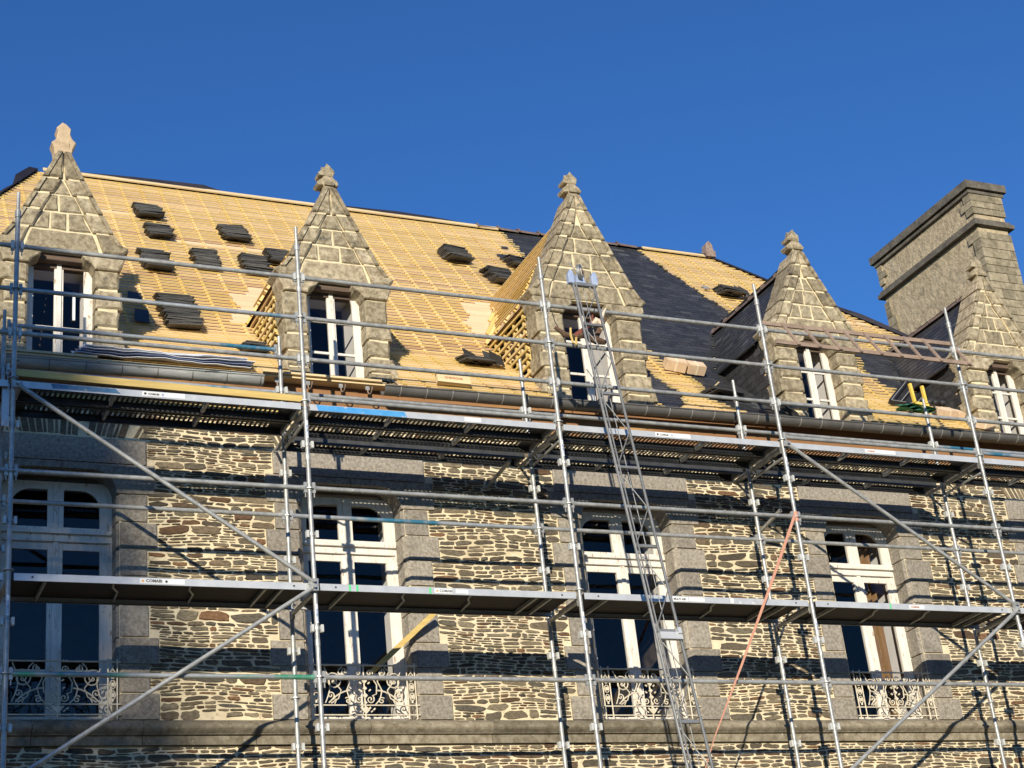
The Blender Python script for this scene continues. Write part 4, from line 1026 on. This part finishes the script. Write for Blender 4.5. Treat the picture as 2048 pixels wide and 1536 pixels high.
# ladder hung along the top rail
lad = empty('wooden_ladder', (9.1, .05, 3.3), 'old brown wooden ladder lying sideways along the top guardrail at the right', 'ladder')
ta = Vector((9.06, .055, 3.655)); tb = Vector((12.05, .055, 3.66)); la = Vector((9.10, -.11, 3.32)); lb = Vector((12.12, -.13, 3.29))
for p_, q_ in ((ta, tb), (la, lb)):
    t = MB(); t.obox((p_+q_)/2, (q_-p_).normalized(), (0,0,1), (0,1,0), (q_-p_).length/2, .026, .014, 'ladderwood'); t.build('stile', lad)
for i in range(9):
    u = .10+.84*i/8.0 if i < 8 else .985
    p_ = ta.lerp(tb, u); q_ = la.lerp(lb, u*.985+.006); d_ = (q_-p_).normalized()
    t = MB(); t.obox((p_+q_)/2 + Vector((0,-.018,0)), d_, (1,0,0), d_.cross(Vector((1,0,0))), (q_-p_).length/2+.03, .022, .011, 'ladderwood'); t.build('rung', lad)
# hoist
ho = empty('ladder_hoist', (5.95, -2.65, GZ), 'tall aluminium lattice ladder hoist leaning on the scaffold below the third dormer', 'hoist')
HB = Vector((5.955, -2.60, GZ)); HT = Vector((6.36, -.11, 3.80)); HU = (HT-HB); HL = HU.length; HU.normalize()
wd = .275; HX = Vector((1,0,0)); HN = HU.cross(HX).normalized()
for s in (0, 1):
    t = MB(); t.tube(HB+HX*wd*s, HT+HX*wd*s, .016, 'hoist', 8); t.tube(HB+HX*(wd*s+(.022 if s == 0 else -.022))-HN*.03, HT+HX*(wd*s+(.022 if s == 0 else -.022))-HN*.03, .009, 'hoist', 6); t.build('rail', ho, 'auto')
lz = MB(); q = .12
while q < HL-.3:
    P0 = HB+HU*q; lz.obox(P0+HX*wd/2, HX, HU, HN, wd/2, .016, .012, 'hoist')
    st = 1.02/2
    lz.tube(P0+HX*.01, P0+HU*st*.95+HX*(wd-.01), .0065, 'hoist', 6); lz.tube(P0+HU*st*.98+HX*(wd-.01), P0+HU*(st*1.9)+HX*.01, .0065, 'hoist', 6)
    q += 1.02
lz.build('lattice', ho, 'auto')
for xo in (.10, .19):
    t = MB(); t.tube(HB+HX*xo+HN*.06, HT+HX*(xo-.03)+HN*.06, .005, 'galv', 5); t.build('cable', ho)
t = MB()
t.obox(HT+HX*wd/2, HX, HU, HN, wd/2+.02, .025, .02, 'hoist')
for xo in (-.035, wd+.0): t.prism([(HT.x+xo+a_, HT.z+b_) for a_, b_ in ((-.03, 0), (.045, 0), (.05, .10), (.03, .17), (0, .18), (-.03, .12))], HT.y-.03, HT.y+.03, 'hoistblue', ch=.006)
t.prism([(HT.x+a_, HT.z+b_) for a_, b_ in ((.03, .02), (.16, .02), (.13, .14), (.06, .14))], HT.y-.02, HT.y+.05, 'hoistblue')
t.build('head_bracket', ho)
t = MB(); pc = HT+Vector((wd*.38, -.02, .15)); ax = Vector((.75, -.66, 0)).normalized(); e1 = Vector((0,0,1)); e2 = ax.cross(e1)
for (r0, th, mm) in ((.105, .018, 'hoist'), (.055, .026, 'rag'), (.02, .034, 'black')): t.tube(pc-ax*th, pc+ax*th, r0, mm, 20)
tag(t.build('pulley', ho, 'auto'), 'grey cable pulley wheel')
t = MB(); t.obox(HB+HU*6.15+HX*wd/2+HN*-.05, HX, HU, HN, wd/2-.01, .04, .02, 'alu'); t.obox(HB+HU*6.20+HX*(wd*.85)+HN*-.06, HX, HU, HN, .02, .035, .03, 'alu'); t.build('carriage', ho)
# strap
t = MB(); pts = [(8.97, -.035, 1.05), (8.66, -.05, .52), (8.34, -.06, -.02), (7.86, -.08, -.81), (7.37, -.10, -1.60), (6.60, -.3, -2.9), (5.4, -.9, -4.9), (4.3, -1.6, GZ+.02)]
ws_ = [.017, .017, .016, .013, .006, .004, .004, .004]
vs = []
for (x, y, z), w_ in zip(pts, ws_): vs += [(x-w_*.85, y, z+w_*.5), (x+w_*.85, y, z-w_*.5), (x+w_*.85, y+.004, z-w_*.5), (x-w_*.85, y+.004, z+w_*.5)]
fs = []
for i in range(len(pts)-1):
    for j in range(4): fs.append((4*i+j, 4*i+(j+1) % 4, 4*i+4+(j+1) % 4, 4*i+4+j))
t.add(vs, fs, 'strap'); t.tube((9.0, 0, .98), (9.0, 0, 1.10), .031, 'strap', 10)
thing(t, 'webbing_strap', 'salmon orange strap pulled tight down to the left from a scaffold post', 'strap', (8.97, -.03, 1.05))
# bundle tied on the rail in front of the third dormer
t = MB()
t.path([(6.08, -.04, 3.23), (6.2, -.05, 3.14), (6.33, -.06, 3.12), (6.45, -.06, 3.16), (6.6, -.06, 3.10), (6.72, -.05, 3.09)], [.02, .035, .03, .045, .05, .03], 'rope', 7)
t.path([(6.32, -.06, 3.13), (6.45, -.07, 3.22), (6.55, -.08, 3.32), (6.58, -.08, 3.42)], [.03, .035, .025, .015], 'reddish', 7)
t.path([(6.58, -.08, 3.12), (6.66, -.09, 3.26), (6.74, -.09, 3.38)], [.035, .03, .018], 'rope', 7)
thing(t, 'rope_bundle', 'dark brown rope and red strap lashed round the guardrail beside the hoist', 'rope', (6.4, -.05, 3.1))
t = MB(); t.path([(6.56, -.10, 3.28), (6.60, -.12, 3.33), (6.65, -.12, 3.30), (6.68, -.11, 3.22)], [.03, .045, .045, .02], 'rag', 8); t.path([(6.66, -.11, 3.32), (6.71, -.11, 3.44), (6.76, -.10, 3.52)], [.02, .022, .012], 'rag', 6)
thing(t, 'work_glove', 'cream work glove caught on the rope bundle at the hoist', 'glove', (6.6, -.12, 3.2))
t = MB(); t.path([(6.27, -.07, 3.22), (6.25, -.09, 3.12), (6.27, -.09, 3.02), (6.31, -.08, 3.00), (6.33, -.07, 3.12)], .014, 'yellowwood', 6)
thing(t, 'yellow_cord', 'short yellow cord looped over the guardrail left of the hoist', 'cord', (6.28, -.08, 3.0))
t = MB(); t.path([(6.06, -.03, 3.50), (6.10, -.03, 3.3), (6.17, -.03, 3.15), (6.22, -.02, 3.03)], .006, 'black', 5)
thing(t, 'hanging_wire', 'thin black wire hanging from the third tall scaffold post', 'wire', (6.1, -.03, 3.0))
# sheets piled on the old gutter
t = MB()
for k in range(4):
    n_ = 26; x0, x1 = .80+.04*k, 2.78+.02*jit(3); zz = 2.985+.030*k; vs = []
    for i in range(n_+1):
        u = i/n_; x = x0+(x1-x0)*u; wv = .007*sin(u*17+k*.4)+.005*sin(u*41+k*.7)
        if u > .8: wv += .03*(u-.8)*k
        vs += [(x, 1.20+.02*sin(u*9+k), zz+wv), (x, 1.32, zz+.03+wv*.7), (x, 1.46+.02*sin(u*6), zz+.13+wv*.5)]
    fs = [(3*i+j, 3*i+3+j, 3*i+4+j, 3*i+1+j) for i in range(n_) for j in (0, 1)]
    m_ = 'sheetblue' if k in (1,) else 'sheet'
    b_ = len(vs); vs2 = [(x, y, z-.006) for x, y, z in vs]
    t.add(vs+vs2, fs+[tuple(b_+q for q in f[::-1]) for f in fs]+[(3*i, 3*i+b_, 3*i+3+b_, 3*i+3) for i in range(n_)], m_)
thing(t, 'sheet_pile', 'crumpled pile of white and blue plastic sheets along the old gutter below the first dormer', 'sheets', (1.8, 1.1, 2.95))

# slate stacks on the roof
def stack(x, y, z, w, n, dep, up, seed, slump=0.0, name='slate_stack', label='', group='slate stacks lying on the roof battens', rot=0.0, prop=False):
    r = random.Random(seed); t = MB(); base = Vector((x, y, z))
    nrm = RN(z)
    upv = RU(z)
    tl = radians(r.uniform(6, 16))
    back = Vector((0, 1, 0)); pit = up/n
    for i in range(n):
        s = (i-n/2)*pit
        p = base + upv*s + nrm*.055
        ry = rot+r.uniform(-.07, .07); U = Vector((cos(ry), sin(ry), r.uniform(-.05, .05))).normalized()
        tt = tl + r.uniform(-.06, .06) + slump*i/n
        D = Vector((-sin(ry)*cos(tt), cos(ry)*cos(tt), sin(tt)*.9)).normalized(); N = U.cross(D).normalized()
        dp = dep*r.uniform(.9, 1.08)
        c = p - D*(dp/2) + U*(r.uniform(-.028, .028)+.02*sin(i*.9+seed)) + Vector((0, .03, 0))
        t.obox(c, U, D, N, w/2*r.uniform(.94, 1.03), dp/2, r.uniform(.004, .0075), 'slate_stack', r.random())
        if i and pit > .014 and r.random() < .6: t.obox(c - N*pit*.4, U, D, N, w/2*r.uniform(.9, .98), dp/2*.97, .0045, 'slate_stack', r.random())
    if prop:
        for q in range(3):
            c = base - upv*(up*.5) + nrm*.12 + Vector((w*(.25+.2*q)*(1 if q else -1), -.04, .0)); a_ = r.uniform(-.4, .4)
            t.obox(c, Vector((cos(a_), sin(a_)*.4, -.35)).normalized(), Vector((.1, .5, .8)).normalized(), Vector((0, -1, .5)).normalized(), .10, .12, .005, 'slate_stack')
    return tag(t.build(name, None, False, base), label, 'slates', group)
SP = [
 (2.53, 7.37, 0.36, 14, 0.19, 0.4, 'dark slate stack nearest the ridge, highest of the column right of the first dormer'),
 (2.56, 6.78, 0.35, 14, 0.19, 0.4, 'dark slate stack second from the top, directly under the highest stack'),
 (2.33, 5.84, 0.37, 20, 0.2, 0.58, 'tall slate stack just right of the first dormer kneeler, crossed by the top guardrail'),
 (3.07, 6.08, 0.34, 22, 0.18, 0.66, 'narrow upright looking slate stack midway between the first two dormers'),
 (3.71, 7.0, 0.38, 18, 0.2, 0.5, 'slate stack standing alone high left of the second gable'),
 (3.76, 6.07, 0.36, 20, 0.2, 0.6, 'slate stack close left of the second gable above the bare boards'),
 (4.19, 6.38, 0.33, 16, 0.2, 0.45, 'slate stack partly hidden behind the left rake of the second gable'),
 (2.36, 4.49, 0.44, 34, 0.22, 0.98, 'largest long slate stack slumping down the roof above the sheet pile'),
 (7.2, 7.16, 0.4, 16, 0.24, 0.44, 'slate stack in the open field between second and third gables, nearest the ridge there'),
 (7.71, 6.61, 0.38, 20, 0.22, 0.5, 'slate stack beside the left slope of the third dormer, lower of two'),
 (8.33, 7.2, 0.38, 14, 0.22, 0.35, 'slate stack partly hidden behind the battened slope of the third dormer'),
 (6.11, 3.90, 0.42, 9, 0.26, 0.18, 'low dark slate pile on the eave battens above the lettered board'),
 (12.08, 7.05, 0.42, 9, 0.26, 0.26, 'slate stack alone on the battens near the right end of the ridge'),
 (9.47, 3.50, 0.46, 8, 0.26, 0.22, 'untidy slate heap at the eave left of the fourth dormer'),
 (3.02, 3.58, 0.28, 10, 0.22, 0.26, 'small dark slate stack at the eave left of the second dormer'),
]
for i, (x, z, w_, n_, dp, up, lab) in enumerate(SP):
    stack(x, yr_(z), z, w_, n_, dp, up, 100+i, label=lab, rot=(-.02 if i < 8 else .12), prop=i in (11, 12, 13))
def loose(x, z, w_, h_, rot, lab):
    y = yr_(z); t = MB(); nrm = RN(z); up = RU(z)
    U = Vector((1,0,0))*cos(rot)+up*sin(rot); V = up*cos(rot)-Vector((1,0,0))*sin(rot)
    t.obox(Vector((x, y, z))+nrm*.066, U, V, nrm, w_/2, h_/2, .004, 'slate', .5)
    thing(t, 'loose_slate', lab, 'slate', (x, y, z), 'loose slates')
loose(8.22, 7.34, .26, .20, .15, 'single loose slate lying flat beside the stack behind the third dormer')
loose(8.36, 7.69, .12, .07, .1, 'small broken slate piece near the new slates under the ridge tiles')
loose(1.88, 4.30, .17, .40, -.12, 'long loose slate lying in the shadow of the first dormer')
loose(1.88, 4.80, .17, .22, -.15, 'shorter loose slate at the top of the first dormer shadow')
loose(11.75, 7.12, .12, .12, .3, 'pale chipped slate on the battens left of the lone right hand stack')
bpy.data.objects['loose_slate.004'].data.materials[0] = MAT['zincpale']
# boards with lettering and packs
t = MB(); c = Vector((5.31, 1.28, 3.085)); U = Vector((.99, -.02, -.03)).normalized(); V = Vector((0, .25, .97)).normalized(); N = U.cross(V).normalized()
t.obox(c, U, V, N, .215, .065, .03, 'palewood', .5); text_faces(t, 'CHEVRONS', .045, c-U*.12-V*.012+N*.032*(1 if N.y < 0 else -1), U, V, 'redink')
thing(t, 'lettered_board', 'pale board with small red lettering resting on the gutter edge', 'board', (5.31, 1.28, 3.0))
def pack(cx, cz, w_, h_, d_, rot, lab, strap_=True):
    y = yr_(cz); t = MB(); nrm = RN(cz); up = RU(cz)
    U = (Vector((1,0,0))*cos(rot)+up*sin(rot)); V = (up*cos(rot)-Vector((1,0,0))*sin(rot)); c = Vector((cx, y, cz))+nrm*(.055+d_/2)
    t.obox(c, U, V, nrm, w_/2, h_/2, d_/2, 'card')
    if strap_: t.obox(c, U, V, nrm, .012, h_/2+.002, d_/2+.002, 'cardstrap')
    t.obox(c+nrm*.001, U, V, nrm, w_/2+.001, .004, d_/2+.0015, 'cardstrap')
    thing(t, 'board_pack', lab, 'pack', (cx, y, cz), 'wrapped packs on the roof')
pack(9.40, 4.30, .30, .19, .15, -.25, 'left one of two pale wrapped packs on the battens right of the third dormer')
pack(9.70, 4.25, .26, .17, .14, -.10, 'right one of two pale wrapped packs on the battens right of the third dormer')
pack(13.22, 3.44, .30, .22, .12, .05, 'tan wrapped pack at the eave under the black bag')
pack(13.42, 3.46, .22, .20, .10, -.2, 'tan wrapped pack at the eave touching the fifth dormer cheek')
pack(13.56, 3.14, .28, .14, .12, -.35, 'tilted pale pack hanging over the gutter beside the fifth scaffold post')
# roof window frame leaning on the battens, yellow bracket, cloth, bag
def OR(x, z, h=.06):
    y = yr_(z); nrm = RN(z); return Vector((x, y, z))+nrm*h
fr_ = empty('roof_window', tuple(OR(12.7, 3.8)), 'black framed roof window laid on the battens between the fourth and fifth dormers', 'roof window')
A_, B_, C_, D_ = OR(12.66, 3.80, .07), OR(13.04, 3.74, .07), OR(14.42, 4.72, .10), OR(13.88, 4.72, .10)
for p_, q_, wd_ in ((A_, D_, .035), (B_, C_, .05), (A_, B_, .03), (D_, C_, .03), (A_.lerp(B_, .38), D_.lerp(C_, .38), .012)):
    t = MB(); d_ = (q_-p_).normalized(); nn = Vector((0,-.7,.7)); sd_ = d_.cross(nn).normalized(); t.obox((p_+q_)/2, d_, sd_, nn, (q_-p_).length/2, wd_, .035, 'darkmetal')
    t.obox((p_+q_)/2+nn*.037, d_, sd_, nn, (q_-p_).length/2, .006, .003, 'zincpale'); t.build('frame_bar', fr_)
t = MB(); t.add([A_+Vector((0,.02,0)), B_+Vector((0,.02,0)), C_+Vector((0,.02,0)), D_+Vector((0,.02,0))], [(0,1,2,3)], 'black'); P_, Q_ = A_.lerp(D_, .45), B_.lerp(C_, .45)
t.add([P_.lerp(Q_, .42), P_.lerp(Q_, .9), A_.lerp(D_, .72).lerp(B_.lerp(C_, .72), .9), A_.lerp(D_, .72).lerp(B_.lerp(C_, .72), .42)], [(0,1,2,3)], 'brownwood'); t.build('pane', fr_)
t = MB(); b0 = OR(12.72, 3.50, .20)
for (p_, q_) in (((0,0,0), (-.02,0,.30)), ((.20,0,-.01), (.19,0,.28)), ((0,0,0), (.235,0,-.025))):
    t.obox(b0+(Vector(p_)+Vector(q_))/2, (Vector(q_)-Vector(p_)).normalized(), (0,1,0), (Vector(q_)-Vector(p_)).normalized().cross(Vector((0,1,0))), (Vector(q_)-Vector(p_)).length/2, .02, .020, 'yellow')
thing(t, 'roofing_bracket', 'bright yellow U shaped steel bracket standing at the eave below the roof window', 'bracket', tuple(b0))
t = MB(); c = OR(12.76, 3.48, .08)
for k in range(3):
    n_ = 10; vs = []
    for i in range(n_+1):
        u = i/n_; 
        for j in range(4): v = j/3; vs.append(c+Vector((-.28+.56*u, -.10+.2*v+.02*sin(u*9+k), .03*k+.10*v*.6-.03*u+.02*sin(u*13+k*2+v*3))))
    t.add(vs, [(4*i+j, 4*i+4+j, 4*i+5+j, 4*i+1+j) for i in range(n_) for j in range(3)], 'greencloth')
thing(t, 'green_cloth', 'crumpled dark green cloth under the yellow bracket at the eave', 'cloth', tuple(c))
t = MB(); c = OR(13.45, 3.72, .12)
for i in range(5): t.path([c+Vector((-.25+.12*i, -.02*i, .03*sin(i))), c+Vector((-.14+.12*i, .02, .06+.02*cos(i*2))), c+Vector((-.02+.13*i, -.02, .02))], [.035, .05, .03], 'black', 7)
thing(t, 'black_bag', 'slack black bag on top of the tan packs left of the fifth dormer', 'bag', tuple(c), None, True)
t = MB(); a_ = OR(9.75, 3.80, .14); b_ = OR(9.42, 3.55, .12); t.obox((a_+b_)/2, (a_-b_).normalized(), (0,1,0), (a_-b_).normalized().cross(Vector((0,1,0))), .17, .012, .010, 'palewood')
thing(t, 'batten_offcut', 'short pale batten offcut sticking up from the eave slate heap', 'offcut', tuple(b_))
t = MB(); c = OR(10.15, 3.10, .07)
for i in range(4): t.obox(c+Vector((.02*i, -.01*i, .012*i)), Vector((.9, 0, -.42-.05*i)).normalized(), Vector((.3, .6, .6)).normalized(), Vector((.3,-.6,.6)).normalized(), .17, .06, .006, 'slate_stack')
thing(t, 'zinc_offcut', 'dark folded metal strips at the foot of the fourth dormer above the gutter', 'offcut', tuple(c))
t = MB(); t.add([(3.50, 1.30, 3.02), (4.40, 1.30, 3.01), (4.75, 1.46, 3.06), (3.45, 1.46, 3.10)], [(0,1,2,3)], 'membrane'); t.add([(3.50, 1.30, 3.014), (4.40, 1.30, 3.004), (4.75, 1.46, 3.054), (3.45, 1.46, 3.094)], [(3,2,1,0)], 'membrane')
thing(t, 'membrane_strip', 'black membrane strip lying at the foot of the second dormer', 'membrane', (4.0, 1.2, 2.96))

# ------------------------------------------------------------ a thinly leaved tree towards the sun, whose shade falls on the left of the facade
tr_ = empty('tree', (-25.7, -43.5, GZ), 'tall narrow poplar with thin foliage standing in the grounds opposite the building', 'tree')
r = random.Random(5); T = MB(); Lf = MB(); C0 = Vector((-25.7, -43.5, GZ)); TH = 23.0
prev = C0; N_ = 12
for i in range(N_):
    q = C0+Vector((r.gauss(0, .08), r.gauss(0, .08), TH*(i+1)/N_)); T.tube(prev, q, .34*(1-i/N_)+.03, 'bark', 8, rad2=.34*(1-(i+1)/N_)+.03); prev = q
for i in range(150):
    t = r.uniform(.22, .97); p = C0+Vector((0, 0, TH*t)); a = r.uniform(0, 2*pi); ln = 2.7*(sin(pi*min(max((t-.12)/.88, .02), .98))**.6)*r.uniform(.6, 1.0)
    d = Vector((cos(a)*.55, sin(a)*.55, 1.0)).normalized(); e = p+d*ln*1.5; T.tube(p, e, .05, 'bark', 5, rad2=.012)
    for k in range(60):
        c = p.lerp(e, r.uniform(.25, 1.05))+Vector((r.gauss(0, .22), r.gauss(0, .22), r.gauss(0, .22))); u = Vector((r.gauss(0,1), r.gauss(0,1), r.gauss(0,1))).normalized(); v = u.orthogonal().normalized()
        Lf.add([c-u*.15, c+v*.10, c+u*.15, c-v*.10], [(0,1,2,3)], 'leaf')
T.build('trunk', tr_); Lf.build('crown', tr_)

# ------------------------------------------------------------ added belt of dark trees, out of view, to cut low sky light
r = random.Random(9); t = MB(); n_ = 90; vs = []; cxx, cyy = 5, 0
for i in range(n_+1):
    a = pi+pi*i/n_; rr = 85+r.uniform(-3, 3); h = 13+r.uniform(-2.5, 2.5)+2*sin(i*.7)
    for (dr, hh) in ((0, 0), (-1.5, h*.5), (1, h*.85), (4, h), (8, h*.8), (9, 0)):
        vs.append((cxx+(rr+dr+r.uniform(-1, 1))*cos(a), cyy+(rr+dr+r.uniform(-1, 1))*sin(a), GZ+hh))
t.add(vs, [(6*i+j, 6*i+6+j, 6*i+7+j, 6*i+1+j) for i in range(n_) for j in range(5)], 'leaf')
tag(t.build('sky_blocker_belt', None, False, (5, -80, GZ)), 'added far belt of dark trees, out of view, blocking the low sky opposite the building', 'trees', None, 'stuff')
